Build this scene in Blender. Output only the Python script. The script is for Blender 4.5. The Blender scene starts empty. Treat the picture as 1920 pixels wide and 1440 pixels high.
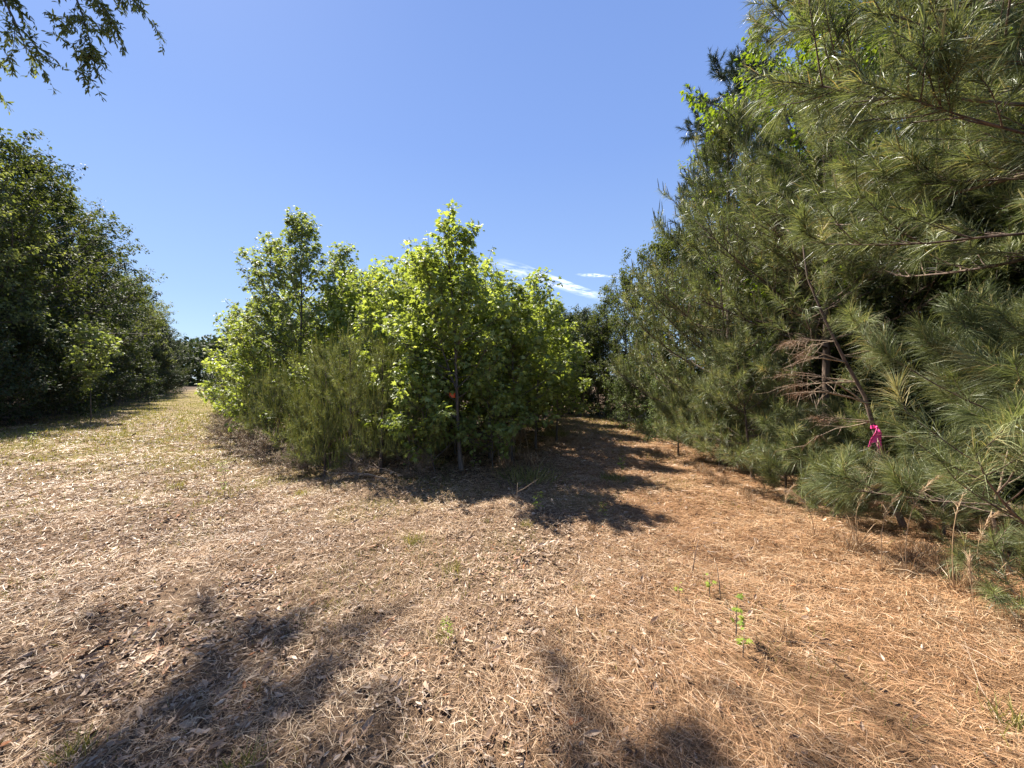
import bpy, math, numpy as np
from mathutils import Vector
R = math.radians
sc = bpy.context.scene
COL = sc.collection

# ------------------------------------------------------------------ camera
cd = bpy.data.cameras.new('camera'); cam = bpy.data.objects.new('camera', cd); COL.objects.link(cam)
cd.sensor_fit = 'HORIZONTAL'; cd.sensor_width = 36; cd.lens = 13.52
cd.clip_start = .05; cd.clip_end = 20000
CAMZ = 1.6
cam.location = (0, 0, CAMZ); cam.rotation_euler = (R(90 - .64), 0, 0)
sc.camera = cam

# ------------------------------------------------------------------ world, sun, exposure
SUN_AZ, SUN_EL = R(-46), R(52)          # azimuth from +Y, positive to +X
w = bpy.data.worlds.new('World'); sc.world = w; w.use_nodes = True
nt = w.node_tree; nt.nodes.clear()
out = nt.nodes.new('ShaderNodeOutputWorld'); bg = nt.nodes.new('ShaderNodeBackground')
sky = nt.nodes.new('ShaderNodeTexSky'); sky.sky_type = 'NISHITA'; sky.sun_disc = False
sky.sun_elevation = SUN_EL; sky.sun_rotation = SUN_AZ
sky.altitude = 0; sky.air_density = 1.0; sky.dust_density = .3; sky.ozone_density = 3.0
hsv = nt.nodes.new('ShaderNodeHueSaturation'); hsv.inputs['Saturation'].default_value = 1.0
nt.links.new(sky.outputs[0], hsv.inputs['Color'])
# a clear sky: the physical sky softened toward a plain elevation gradient (deep blue above, paler low down)
tcw = nt.nodes.new('ShaderNodeTexCoord'); spw = nt.nodes.new('ShaderNodeSeparateXYZ'); nt.links.new(tcw.outputs['Generated'], spw.inputs[0])
rw = nt.nodes.new('ShaderNodeValToRGB'); e = rw.color_ramp.elements
for _ in range(2): e.new(.5)
for i, (p_, c_) in enumerate([(0, (2.8, 4.0, 5.3)), (.18, (2.05, 3.12, 5.25)), (.5, (1.35, 2.25, 4.85)), (1, (.9, 1.55, 3.9))]):
    e[i].position = p_; e[i].color = (c_[0] / 6, c_[1] / 6, c_[2] / 6, 1)
nt.links.new(spw.outputs['Z'], rw.inputs[0])
vm = nt.nodes.new('ShaderNodeVectorMath'); vm.operation = 'SCALE'; vm.inputs['Scale'].default_value = 6; nt.links.new(rw.outputs[0], vm.inputs[0])
mw = nt.nodes.new('ShaderNodeMix'); mw.data_type = 'RGBA'; mw.inputs['Factor'].default_value = .78
nt.links.new(hsv.outputs[0], mw.inputs['A']); nt.links.new(vm.outputs[0], mw.inputs['B']); nt.links.new(mw.outputs['Result'], bg.inputs[0])
bg.inputs[1].default_value = .062
nt.links.new(bg.outputs[0], out.inputs[0])
sl = bpy.data.lights.new('sun', 'SUN'); so = bpy.data.objects.new('sun', sl); COL.objects.link(so)
sl.energy = 5.0; sl.angle = R(.53); sl.color = (1, .93, .82)
sd = Vector((math.sin(SUN_AZ) * math.cos(SUN_EL), math.cos(SUN_AZ) * math.cos(SUN_EL), math.sin(SUN_EL)))
so.rotation_euler = sd.to_track_quat('Z', 'Y').to_euler(); so.location = (0, 0, 30)
sc.view_settings.view_transform = 'Standard'; sc.view_settings.look = 'None'
sc.view_settings.exposure = 1.62; sc.view_settings.gamma = 1
sc.cycles.max_bounces = 6; sc.cycles.diffuse_bounces = 3; sc.cycles.transmission_bounces = 4
sc.cycles.glossy_bounces = 2; sc.cycles.transparent_max_bounces = 12

# ------------------------------------------------------------------ materials
def ramp_color(n, node_out, stops, interp='LINEAR'):
    r = n.nodes.new('ShaderNodeValToRGB'); r.color_ramp.interpolation = interp
    e = r.color_ramp.elements
    while len(e) < len(stops): e.new(.5)
    for i, (p, c) in enumerate(stops): e[i].position = p; e[i].color = (*c, 1)
    n.links.new(node_out, r.inputs[0]); return r.outputs[0]

def leaf_mat(name, stops, trans=(1.3, 1.25, .6), tf=.35, rough=.5, spec=.2):
    m = bpy.data.materials.new(name); m.use_nodes = True; n = m.node_tree; n.nodes.clear()
    o = n.nodes.new('ShaderNodeOutputMaterial'); at = n.nodes.new('ShaderNodeAttribute'); at.attribute_name = 'tint'
    c = ramp_color(n, at.outputs['Fac'], stops)
    p = n.nodes.new('ShaderNodeBsdfPrincipled'); p.inputs['Roughness'].default_value = rough
    p.inputs['Specular IOR Level'].default_value = spec
    n.links.new(c, p.inputs['Base Color'])
    if tf <= 0:
        n.links.new(p.outputs[0], o.inputs[0]); return m
    t = n.nodes.new('ShaderNodeBsdfTranslucent'); mu = n.nodes.new('ShaderNodeMix'); mu.data_type = 'RGBA'; mu.blend_type = 'MULTIPLY'
    mu.inputs['Factor'].default_value = 1; n.links.new(c, mu.inputs['A']); mu.inputs['B'].default_value = (*trans, 1)
    n.links.new(mu.outputs['Result'], t.inputs[0])
    x = n.nodes.new('ShaderNodeMixShader'); x.inputs[0].default_value = tf
    n.links.new(p.outputs[0], x.inputs[1]); n.links.new(t.outputs[0], x.inputs[2]); n.links.new(x.outputs[0], o.inputs[0])
    return m

def bark_mat(name, a, b, scale=30, zs=.25):
    m = bpy.data.materials.new(name); m.use_nodes = True; n = m.node_tree; p = n.nodes['Principled BSDF']
    tc = n.nodes.new('ShaderNodeTexCoord'); mp = n.nodes.new('ShaderNodeMapping'); mp.inputs['Scale'].default_value = (1, 1, zs)
    no = n.nodes.new('ShaderNodeTexNoise'); no.inputs['Scale'].default_value = scale; no.inputs['Detail'].default_value = 5
    n.links.new(tc.outputs['Object'], mp.inputs[0]); n.links.new(mp.outputs[0], no.inputs[0])
    c = ramp_color(n, no.outputs[0], [(.35, a), (.65, b)]); n.links.new(c, p.inputs['Base Color'])
    p.inputs['Roughness'].default_value = .9
    bp = n.nodes.new('ShaderNodeBump'); bp.inputs['Strength'].default_value = .6; bp.inputs['Distance'].default_value = .01
    n.links.new(no.outputs[0], bp.inputs['Height']); n.links.new(bp.outputs[0], p.inputs['Normal'])
    return m

M = {}
M['sweetgum'] = leaf_mat('sweetgum_leaf', [(0, (.08, .115, .03)), (.5, (.20, .25, .068)), (.9, (.36, .42, .17)), (1, (.42, .38, .15))], (1.5, 1.45, .55), .52, .42, .45)
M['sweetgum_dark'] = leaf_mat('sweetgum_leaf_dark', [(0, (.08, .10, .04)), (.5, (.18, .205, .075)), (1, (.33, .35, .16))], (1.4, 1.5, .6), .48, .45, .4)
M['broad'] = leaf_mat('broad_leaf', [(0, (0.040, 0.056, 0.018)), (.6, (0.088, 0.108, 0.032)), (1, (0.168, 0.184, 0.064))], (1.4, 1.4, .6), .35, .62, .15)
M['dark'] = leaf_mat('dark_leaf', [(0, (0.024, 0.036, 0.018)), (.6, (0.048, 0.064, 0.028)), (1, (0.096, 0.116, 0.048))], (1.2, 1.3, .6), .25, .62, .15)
M['lime'] = leaf_mat('lime_leaf', [(0, (0.064, 0.112, 0.016)), (.5, (0.128, 0.184, 0.024)), (1, (0.224, 0.264, 0.040))], (1.5, 1.5, .5), .45)
M['oak'] = leaf_mat('oak_leaf', [(0, (.08, .10, .04)), (.5, (.15, .175, .07)), (1, (.27, .28, .13))], (1.4, 1.4, .6), .45, .6, .2)
M['shrubg'] = leaf_mat('shrub_leaf', [(0, (0.045, 0.072, 0.027)), (.5, (0.090, 0.117, 0.041)), (1, (0.171, 0.180, 0.072))], (1.2, 1.3, .7), .3, .62, .15)
M['needle'] = leaf_mat('pine_needle', [(0, (.045, .06, .026)), (.5, (.155, .183, .08)), (.85, (.36, .385, .20)), (1, (.44, .30, .14))], (1.2, 1.2, .6), .3, .4, .4)
M['needle_olive'] = leaf_mat('sapling_needle', [(0, (.08, .095, .035)), (.5, (.19, .215, .08)), (.85, (.31, .33, .13)), (1, (.36, .28, .13))], (1.2, 1.2, .5), .3, .6, .15)
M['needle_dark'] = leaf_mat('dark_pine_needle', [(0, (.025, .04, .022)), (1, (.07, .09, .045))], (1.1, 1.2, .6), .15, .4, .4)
M['candle'] = leaf_mat('pine_shoot', [(0, (0.152, 0.162, 0.048)), (1, (0.323, 0.275, 0.114))], (1, 1, .6), .2, .5, .3)
M['candle_olive'] = leaf_mat('sapling_shoot', [(0, (.2, .23, .05)), (1, (.42, .40, .12))], (1, 1, .4), .3, .7, .1)
M['bark'] = bark_mat('grey_bark', (.05, .04, .032), (.15, .125, .1))
M['pinebark'] = bark_mat('pine_bark', (.05, .033, .025), (.17, .115, .085), 22)
M['twig'] = bark_mat('dead_twig', (.22, .15, .1), (.42, .32, .23), 40, 1)
M['deadbrown'] = leaf_mat('dead_needle', [(0, (.1, .05, .03)), (1, (.3, .16, .09))], (1, 1, .8), .15, .6, .2)
M['litter'] = leaf_mat('litter_leaf', [(0, (0.042, 0.024, 0.015)), (.25, (0.151, 0.092, 0.059)), (.6, (0.353, 0.244, 0.164)), (.93, (0.571, 0.445, 0.328)), (1, (0.420, 0.185, 0.084))], (1, .9, .7), .15, .5, .3)
M['straw'] = leaf_mat('dry_straw', [(0, (0.084, 0.046, 0.025)), (.35, (0.286, 0.176, 0.097)), (.75, (0.487, 0.336, 0.202)), (1, (0.588, 0.462, 0.311))], (1, .9, .7), .2, .45, .35)
M['pstraw'] = leaf_mat('pine_straw', [(0, (0.092, 0.042, 0.020)), (.35, (0.294, 0.155, 0.076)), (.75, (0.487, 0.294, 0.160)), (1, (0.588, 0.437, 0.277))], (1, .8, .6), .12, .4, .4)
M['brush'] = leaf_mat('brown_brush', [(0, (.07, .045, .035)), (.6, (.2, .14, .1)), (1, (.3, .27, .12))], (1, 1, .8), .2, .6, .15)
M['grass'] = leaf_mat('green_grass', [(0, (.09, .10, .03)), (.5, (.19, .195, .06)), (.75, (.30, .26, .10)), (1, (.42, .33, .17))], (1.3, 1.3, .5), .35)
M['weed'] = leaf_mat('weed_leaf', [(0, (0.136, 0.204, 0.025)), (1, (0.306, 0.357, 0.068))], (1.3, 1.3, .5), .4)

def noise_tex(n, scale, vec, detail=4, rough=.55):
    t = n.nodes.new('ShaderNodeTexNoise'); t.inputs['Scale'].default_value = scale
    t.inputs['Detail'].default_value = detail; t.inputs['Roughness'].default_value = rough
    n.links.new(vec, t.inputs['Vector']); return t.outputs[0]

def ground_mat():
    m = bpy.data.materials.new('ground_thatch'); m.use_nodes = True; n = m.node_tree; p = n.nodes['Principled BSDF']
    geo = n.nodes.new('ShaderNodeNewGeometry'); pos = geo.outputs['Position']
    at = n.nodes.new('ShaderNodeAttribute'); at.attribute_name = 'zone'
    sep = n.nodes.new('ShaderNodeSeparateColor'); n.links.new(at.outputs['Color'], sep.inputs[0])
    fine = noise_tex(n, 22, pos, 8, .75)
    a = ramp_color(n, fine, [(.3, (.05, .032, .021)), (.5, (.16, .105, .068)), (.7, (.34, .245, .165))])       # leaf litter
    b = ramp_color(n, fine, [(.3, (.085, .045, .022)), (.5, (.25, .14, .07)), (.7, (.44, .28, .15))])         # pine straw
    c = ramp_color(n, fine, [(.3, (.08, .07, .028)), (.5, (.22, .18, .07)), (.7, (.40, .32, .14))])          # grassy track
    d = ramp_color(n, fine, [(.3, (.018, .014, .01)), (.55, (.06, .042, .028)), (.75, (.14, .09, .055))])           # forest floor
    def mix(f, x, y):
        k = n.nodes.new('ShaderNodeMix'); k.data_type = 'RGBA'; n.links.new(f, k.inputs['Factor']); n.links.new(x, k.inputs['A']); n.links.new(y, k.inputs['B']); return k.outputs['Result']
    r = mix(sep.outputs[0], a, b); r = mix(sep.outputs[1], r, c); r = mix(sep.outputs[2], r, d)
    n.links.new(r, p.inputs['Base Color']); p.inputs['Roughness'].default_value = .95; p.inputs['Specular IOR Level'].default_value = .1
    bp = n.nodes.new('ShaderNodeBump'); bp.inputs['Strength'].default_value = 1; bp.inputs['Distance'].default_value = .04
    n.links.new(fine, bp.inputs['Height']); n.links.new(bp.outputs[0], p.inputs['Normal'])
    return m

# ------------------------------------------------------------------ mesh building
class MB:
    def __init__(s): s.V = []; s.F = []; s.T = []; s.K = []; s.n = 0
    def add(s, v, f, tint=None, mat=0):
        v = np.asarray(v, float).reshape(-1, 3); f = np.asarray(f, int).reshape(-1, 3)
        s.V.append(v); s.F.append(f + s.n); s.n += len(v)
        t = np.full(len(f), .5) if tint is None else (np.full(len(f), float(tint)) if np.isscalar(tint) else np.asarray(tint, float))
        s.T.append(t); s.K.append(np.full(len(f), mat, int))
    def mesh(s, name, mats, smooth=False):
        V = np.concatenate(s.V); F = np.concatenate(s.F); T = np.clip(np.concatenate(s.T), 0, 1); K = np.concatenate(s.K)
        me = bpy.data.meshes.new(name); me.vertices.add(len(V)); me.vertices.foreach_set('co', V.astype(np.float32).ravel())
        me.loops.add(len(F) * 3); me.loops.foreach_set('vertex_index', F.astype(np.int32).ravel())
        me.polygons.add(len(F)); me.polygons.foreach_set('loop_start', np.arange(0, len(F) * 3, 3, dtype=np.int32))
        me.polygons.foreach_set('material_index', K.astype(np.int32))
        if smooth: me.polygons.foreach_set('use_smooth', np.ones(len(F), bool))
        else: me.polygons.foreach_set('use_smooth', np.zeros(len(F), bool))
        a = me.attributes.new('tint', 'FLOAT', 'FACE'); a.data.foreach_set('value', T.astype(np.float32))
        for m in mats: me.materials.append(m)
        me.update(calc_edges=True); return me

def unit(a): return a / np.maximum(np.linalg.norm(a, axis=-1, keepdims=True), 1e-9)

def tubes(mb, P, Rr, sides=5, tint=None, mat=0):
    """P (N,k,3) centre lines, Rr (N,k) radii"""
    P = np.asarray(P, float); Rr = np.asarray(Rr, float)
    if P.ndim == 2: P = P[None]; Rr = Rr[None]
    N, k, _ = P.shape
    T = np.gradient(P, axis=1); T = unit(T)
    ref = np.zeros((N, 1, 3)); d = unit(P[:, -1] - P[:, 0]); vert = np.abs(d[:, 2]) > .75
    ref[vert, 0] = (1, .13, 0); ref[~vert, 0] = (.05, .03, 1)
    X = unit(np.cross(T, np.broadcast_to(ref, T.shape))); Y = np.cross(T, X)
    an = np.arange(sides) * 2 * np.pi / sides
    V = P[:, :, None] + Rr[:, :, None, None] * (np.cos(an)[:, None] * X[:, :, None] + np.sin(an)[:, None] * Y[:, :, None])
    V = V.reshape(-1, 3)
    i = np.arange(k - 1)[:, None] * sides; j = np.arange(sides)[None]; j2 = (j + 1) % sides
    q = np.stack([i + j, i + j2, i + sides + j2, i + sides + j], -1).reshape(-1, 4)
    f = np.concatenate([q[:, [0, 1, 2]], q[:, [0, 2, 3]]])
    cap = np.array([[(k - 1) * sides, (k - 1) * sides + a, (k - 1) * sides + a + 1] for a in range(1, sides - 1)])
    f = np.concatenate([f, cap])
    F = (f[None] + (np.arange(N) * k * sides)[:, None, None]).reshape(-1, 3)
    if tint is not None and not np.isscalar(tint): tint = np.repeat(tint, len(f))
    mb.add(V, F, tint, mat)

def place(mb, tv, tf, pos, axis, nrm, size, tint, mat=0, wid=1.0):
    """copy a template (length along +Y, normal +Z) to N places"""
    y = unit(axis); x = unit(np.cross(y, nrm)); z = np.cross(x, y)
    size = np.asarray(size, float).reshape(-1, 1, 1)
    V = pos[:, None] + size * (wid * tv[None, :, 0:1] * x[:, None] + tv[None, :, 1:2] * y[:, None] + tv[None, :, 2:3] * z[:, None])
    N = len(pos); F = (tf[None] + (np.arange(N) * len(tv))[:, None, None]).reshape(-1, 3)
    mb.add(V, F, np.repeat(tint, len(tf)), mat)

# leaf templates
def star_leaf():
    v = [(0, .28, .0)]; an = np.radians([-90, -62, -18, 12, 40, 62, 90, 118, 140, 168, 198, 242])
    rr = [.28, .30, .52, .27, .60, .30, .72, .30, .60, .27, .52, .30]
    for a, r in zip(an, rr):
        v.append((r * math.cos(a), .28 + r * math.sin(a), -.16 * r * (1 if r > .4 else 0)))
    f = [(0, i, i % 12 + 1) for i in range(1, 13)]
    return np.array(v), np.array(f)
STAR = star_leaf()
LANCE = (np.array([(0, 0, 0), (-.13, .33, .05), (0, .33, 0), (.13, .33, .05), (-.11, .68, .02), (0, .68, -.04), (.11, .68, .02), (0, 1, -.12)], float),
         np.array([(0, 2, 1), (0, 3, 2), (1, 2, 5), (1, 5, 4), (2, 3, 6), (2, 6, 5), (4, 5, 7), (5, 6, 7)]))
OVAL = (np.array([(0, 0, 0), (-.3, .45, .06), (0, .5, -.02), (.3, .45, .06), (0, 1, -.1)], float), np.array([(0, 2, 1), (0, 3, 2), (1, 2, 4), (2, 3, 4)]))
CURL = (np.array([(0, 0, 0), (-.17, .3, .10), (0, .33, .0), (.17, .3, .14), (-.16, .68, .16), (0, .68, .04), (.13, .7, .10), (0, 1, .18)], float), LANCE[1])
BROADC = (np.array([(0, 0, 0), (-.3, .3, .16), (0, .33, .0), (.3, .3, .1), (-.24, .7, .16), (0, .68, .05), (.26, .7, .22), (0, 1, .2)], float), LANCE[1])

def ribbons(mb, P0, D, L, Wd, tint, mat=0, droop=.25, seg=2, side=None, curl=None, rng=None):
    """thin tapering strips: needles, blades, straws. P0,D (N,3); L,Wd,tint (N)"""
    N = len(P0); D = unit(D); L = np.asarray(L)[:, None]; Wd = np.asarray(Wd)[:, None]
    if side is None: side = unit(np.cross(D, (rng.normal(size=(N, 3)))))
    up = np.array([0, 0, -1.0])
    pts = []; ss = np.linspace(0, 1, seg + 1)
    for s in ss:
        p = P0 + D * L * s + up * L * (s ** 2) * np.asarray(droop).reshape(-1, 1)
        if curl is not None: p = p + side * L * (s ** 2) * curl[:, None]
        pts.append(p)
    V = []
    for i, s in enumerate(ss[:-1]):
        wv = Wd * (1 - .55 * s) * .5
        V += [pts[i] - side * wv, pts[i] + side * wv]
    V.append(pts[-1]); m = len(V); V = np.stack(V, 1).reshape(-1, 3)
    f = []
    for i in range(seg - 1): f += [(2 * i, 2 * i + 1, 2 * i + 3), (2 * i, 2 * i + 3, 2 * i + 2)]
    f.append((2 * seg - 2, 2 * seg - 1, 2 * seg)); f = np.array(f)
    F = (f[None] + (np.arange(N) * m)[:, None, None]).reshape(-1, 3)
    mb.add(V, F, np.repeat(tint, len(f)), mat)

# ------------------------------------------------------------------ scene objects
def obj(name, me, parent=None, loc=None):
    o = bpy.data.objects.new(name, me); COL.objects.link(o)
    if parent: o.parent = parent
    if loc is not None: o.location = loc
    return o
def thing(name, label, cat, loc, rz=0, sc_=1, group=None):
    o = bpy.data.objects.new(name, None); COL.objects.link(o); o.location = loc; o.rotation_euler = (0, 0, rz)
    o.scale = (sc_, sc_, sc_) if np.isscalar(sc_) else sc_
    o.empty_display_size = .2; o['label'] = label; o['category'] = cat
    if group: o['group'] = group
    return o
def tagm(o, label, cat, group=None):
    o['label'] = label; o['category'] = cat
    if group: o['group'] = group
    return o

# ------------------------------------------------------------------ terrain
def nz(x, y, f, seed, k=6):
    g = np.random.default_rng(seed); s = 0
    for _ in range(k):
        a = g.uniform(0, 2 * np.pi); q = f * g.uniform(.6, 1.6); s = s + np.sin(q * (x * np.cos(a) + y * np.sin(a)) + g.uniform(0, 6.28))
    return s / math.sqrt(k)
def gz(x, y):
    x = np.asarray(x, float); y = np.asarray(y, float); d = np.hypot(x, y)
    z = .022 * nz(x, y, 2.2, 1) + .012 * nz(x, y, 6.5, 2) + .011 * nz(x, y, 14, 5) * np.exp(-d / 12) + .007 * nz(x, y, 31, 6) * np.exp(-d / 7)
    z = z + .05 * nz(x, y, .5, 3) * np.clip((d - 3) / 8, 0, 1)
    return z
def sstep(a, b, x): t = np.clip((x - a) / (b - a), 0, 1); return t * t * (3 - 2 * t)
# the thicket between the two paths, and the wood edges, as signed distances in plan
def left_edge(x, y):    # > 0 inside the wood on the left
    return -((x + 16.6) * .819 + (y - 13) * .573) + 1.0 * nz(x, y, .35, 8) * .5
def right_edge(x, y):   # > 0 inside the wood on the right
    return x - (3.75 + .12 * np.clip(8 - y, -3, 5) * -1 * .6 + .25 * nz(y * 0, y, .9, 9))
def thick(x, y):        # > 0 inside the middle thicket
    a = (x + 2.3) * .80 + (y - 6.4) * .60          # right of the left path side
    b = -(x - (-.3 + .26 * (y - 6))) * .95
    c = (y - 6.2) + .35 * np.abs(x + 1.2)*0
    return np.minimum(np.minimum(a + .0, b), c) + .3 * nz(x, y, 1.1, 11)
def zones(x, y):
    n = nz(x, y, 1.3, 21); n2 = nz(x, y, 3.5, 22)
    straw = sstep(-.6, 1.6, x - .10 * y + .45 * n) * .9
    d = np.hypot(x, y)
    grass = sstep(4.5, 10, y) * (1 - sstep(-.5, 1.5, x + 1)) * (.75 + .2 * n) + .35 * sstep(.4, 1.6, n2 + .6 * nz(x, y, .8, 23)) * sstep(3, 5, d)
    u = .77 * x + .63 * y; grass = grass * (1 - .6 * sstep(7, 11, y) * (np.exp(-((u + 1) / .3) ** 2) + np.exp(-((u + 2.7) / .3) ** 2)))
    grass = np.maximum(grass, sstep(9, 13, y) * sstep(-1, 2, x) * .7)
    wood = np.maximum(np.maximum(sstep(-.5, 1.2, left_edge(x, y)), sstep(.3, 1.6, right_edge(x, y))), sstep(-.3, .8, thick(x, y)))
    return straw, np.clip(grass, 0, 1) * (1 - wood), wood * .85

def build_ground():
    u = np.linspace(-1, 1, 430); xs = np.sinh(u * 6.6) / np.sinh(6.6) * 700
    v = np.linspace(0, 1, 430); ys = np.sinh((v * 2 - .75) * 5.6) / np.sinh(5.6 * 1.25) * 700 + 1
    X, Y = np.meshgrid(xs, ys); Z = gz(X, Y)
    V = np.stack([X, Y, Z], -1).reshape(-1, 3); nx, ny = len(xs), len(ys)
    i = np.arange(ny - 1)[:, None] * nx + np.arange(nx - 1)[None]; i = i.ravel()
    mb = MB(); mb.add(V, np.concatenate([np.stack([i, i + 1, i + nx + 1], -1), np.stack([i, i + nx + 1, i + nx], -1)]))
    me = mb.mesh('ground', [ground_mat()], smooth=True)
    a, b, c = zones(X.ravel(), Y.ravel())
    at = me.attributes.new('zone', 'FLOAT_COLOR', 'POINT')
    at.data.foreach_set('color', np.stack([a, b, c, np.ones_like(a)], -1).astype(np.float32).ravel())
    o = obj('ground', me); o['kind'] = 'structure'; o['label'] = 'clearing floor of leaf litter, dry grass and pine straw'
build_ground()

def sample_ground(rng, n, d0, d1, dc, half=66, front_only=True):
    """points in front of the camera, even density up to dc, thinning beyond"""
    # pdf of d ~ d * min(1,(dc/d)^2)
    dd = np.linspace(d0, d1, 2000); w_ = dd * np.minimum(1, (dc / dd) ** 2); cw = np.cumsum(w_); cw /= cw[-1]
    d = np.interp(rng.random(n), cw, dd); a = np.radians(rng.uniform(-half, half, n)); x, y = d * np.sin(a), d * np.cos(a) - 1.4
    return x, y, np.hypot(x, np.maximum(y, .6))

def litter():
    rng = np.random.default_rng(7)
    # ---- fallen leaves
    x, y, d = sample_ground(rng, 400000, 1.2, 25, 5.0)
    st, gr, wd = zones(x, y)
    pat = nz(x, y, 2.5, 31) * .5 + nz(x, y, 7, 32) * .35
    keep = rng.random(len(x)) < np.clip((1 - .85 * st) * (1 - .6 * gr) * (.5 + .55 * pat) * (1 - .35 * sstep(-2.5, .5, x)), .03, 1)
    x, y, d = x[keep], y[keep], d[keep]; n = len(x)
    sz = np.clip(rng.lognormal(-3.55, .5, n), .01, .085) * np.clip(d / 6, 1, 2.0)
    an = rng.normal(.5, 1.1, n); ax = np.stack([np.cos(an), np.sin(an), rng.normal(0, .22, n)], -1)
    nr = np.stack([rng.normal(0, .38, n), rng.normal(0, .38, n), np.ones(n)], -1)
    nr[rng.random(n) < .4] *= -1
    pos = np.stack([x, y, gz(x, y) + rng.uniform(.002, .03, n)], -1)
    tint = np.clip(rng.beta(2.2, 2.0, n) + .10 * nz(x, y, 1.2, 33) + .08 * nz(x, y, 6, 34), 0, .97); tint[rng.random(n) < .02] = 1
    mb = MB(); s = rng.random(n)
    for k, (t, lo, hi) in enumerate([(CURL, 0, .55), (LANCE, .55, .85), (BROADC, .85, 1.01)]):
        q = (s >= lo) & (s < hi); place(mb, t[0], t[1], pos[q], ax[q], nr[q], sz[q] * (1 if k < 2 else .8), tint[q])
    o = obj('leaf_litter', mb.mesh('leaf_litter', [M['litter']])); o['kind'] = 'stuff'; o['label'] = 'fallen tan and brown willow oak leaves scattered over the clearing'
    # ---- dry grass and straw lying flat
    x, y, d = sample_ground(rng, 620000, 1.2, 27, 5.0)
    st, gr, wd = zones(x, y)
    keep = rng.random(len(x)) < np.clip(.62 - .25 * st + .3 * nz(x, y, 2.1, 41) + .2 * nz(x, y, 6, 47), .06, 1)
    x, y, d = x[keep], y[keep], d[keep]; n = len(x)
    L = rng.uniform(.035, .14, n) * np.clip(d / 7, 1, 1.7); W = rng.uniform(.0014, .0034, n) * np.clip(d / 3, 1, 3.5)
    an = rng.uniform(0, 6.28, n); el = np.abs(rng.normal(0, .36, n)) + .03
    D = np.stack([np.cos(an) * np.cos(el), np.sin(an) * np.cos(el), np.sin(el)], -1)
    pos = np.stack([x, y, gz(x, y) + rng.uniform(.0, .035, n)], -1)
    side = unit(np.cross(D, np.array([0, 0, 1.0]) + rng.normal(0, .4, (n, 3))))
    mb = MB(); ribbons(mb, pos, D, L, W, np.clip(rng.beta(2.2, 1.9, n) + .09 * nz(x, y, 1.5, 42) + .1 * nz(x, y, 7, 43), 0, 1), droop=np.sin(el) * .8, seg=2, side=side, curl=rng.normal(0, .25, n))
    o = obj('dry_grass', mb.mesh('dry_grass', [M['straw']])); o['kind'] = 'stuff'; o['label'] = 'mown dry straw coloured grass lying over the clearing'
    # ---- pine straw on the right
    x, y, d = sample_ground(rng, 380000, 1.2, 21, 5.0)
    st, gr, wd = zones(x, y)
    keep = (rng.random(len(x)) < np.clip(st * 1.0 - .05 + .12 * nz(x, y, 2.1, 41), 0, 1))
    x, y, d = x[keep], y[keep], d[keep]; n = len(x)
    L = rng.uniform(.09, .2, n) * np.clip(d / 8, 1, 1.5); W = rng.uniform(.0013, .0026, n) * np.clip(d / 2.6, 1, 4)
    an = rng.normal(-.6, .9, n) + nz(x, y, 1.1, 44) * .7; el = np.abs(rng.normal(0, .22, n)) + .02
    D = np.stack([np.cos(an) * np.cos(el), np.sin(an) * np.cos(el), np.sin(el)], -1)
    pos = np.stack([x, y, gz(x, y) + rng.uniform(.0, .03, n)], -1)
    side = unit(np.cross(D, np.array([0, 0, 1.0]) + rng.normal(0, .3, (n, 3))))
    mb = MB(); ribbons(mb, pos, D, L, W, np.clip(rng.beta(2, 2, n) + .09 * nz(x, y, 1.5, 45) + .1 * nz(x, y, 7, 46), 0, 1), droop=np.sin(el) * .8, seg=2, side=side, curl=rng.normal(0, .18, n))
    o = obj('pine_straw', mb.mesh('pine_straw', [M['pstraw']])); o['kind'] = 'stuff'; o['label'] = 'orange brown fallen pine needles carpeting the right side of the clearing'
    # ---- short upright grass: dry everywhere, green in patches and along the left track
    x, y, d = sample_ground(rng, 380000, 1.4, 70, 8)
    st, gr, wd = zones(x, y)
    p1 = sstep(.2, 1.4, nz(x, y, 1.6, 51) + .7 * nz(x, y, 4, 52)) * .8
    pr = np.clip(p1 + gr * .9 + .05, 0, 1) * (1 - .7 * wd) * (1 - .45 * st)
    keep = rng.random(len(x)) < pr
    x, y, d = x[keep], y[keep], d[keep]; n = len(x)
    h = rng.uniform(.03, .10, n) * np.clip(d / 9, 1, 1.8); W = rng.uniform(.002, .004, n) * np.clip(d / 3.5, 1, 7)
    D = np.stack([rng.normal(0, .45, n), rng.normal(0, .45, n), np.ones(n)], -1)
    pos = np.stack([x, y, gz(x, y)], -1)
    mb = MB(); ribbons(mb, pos, D, h, W, rng.beta(2, 2, n), droop=rng.uniform(0, .4, n), seg=2, rng=rng)
    o = obj('green_grass', mb.mesh('green_grass', [M['grass']])); o['kind'] = 'stuff'; o['label'] = 'sparse short green grass coming up through the litter and along the track'
litter()

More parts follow.
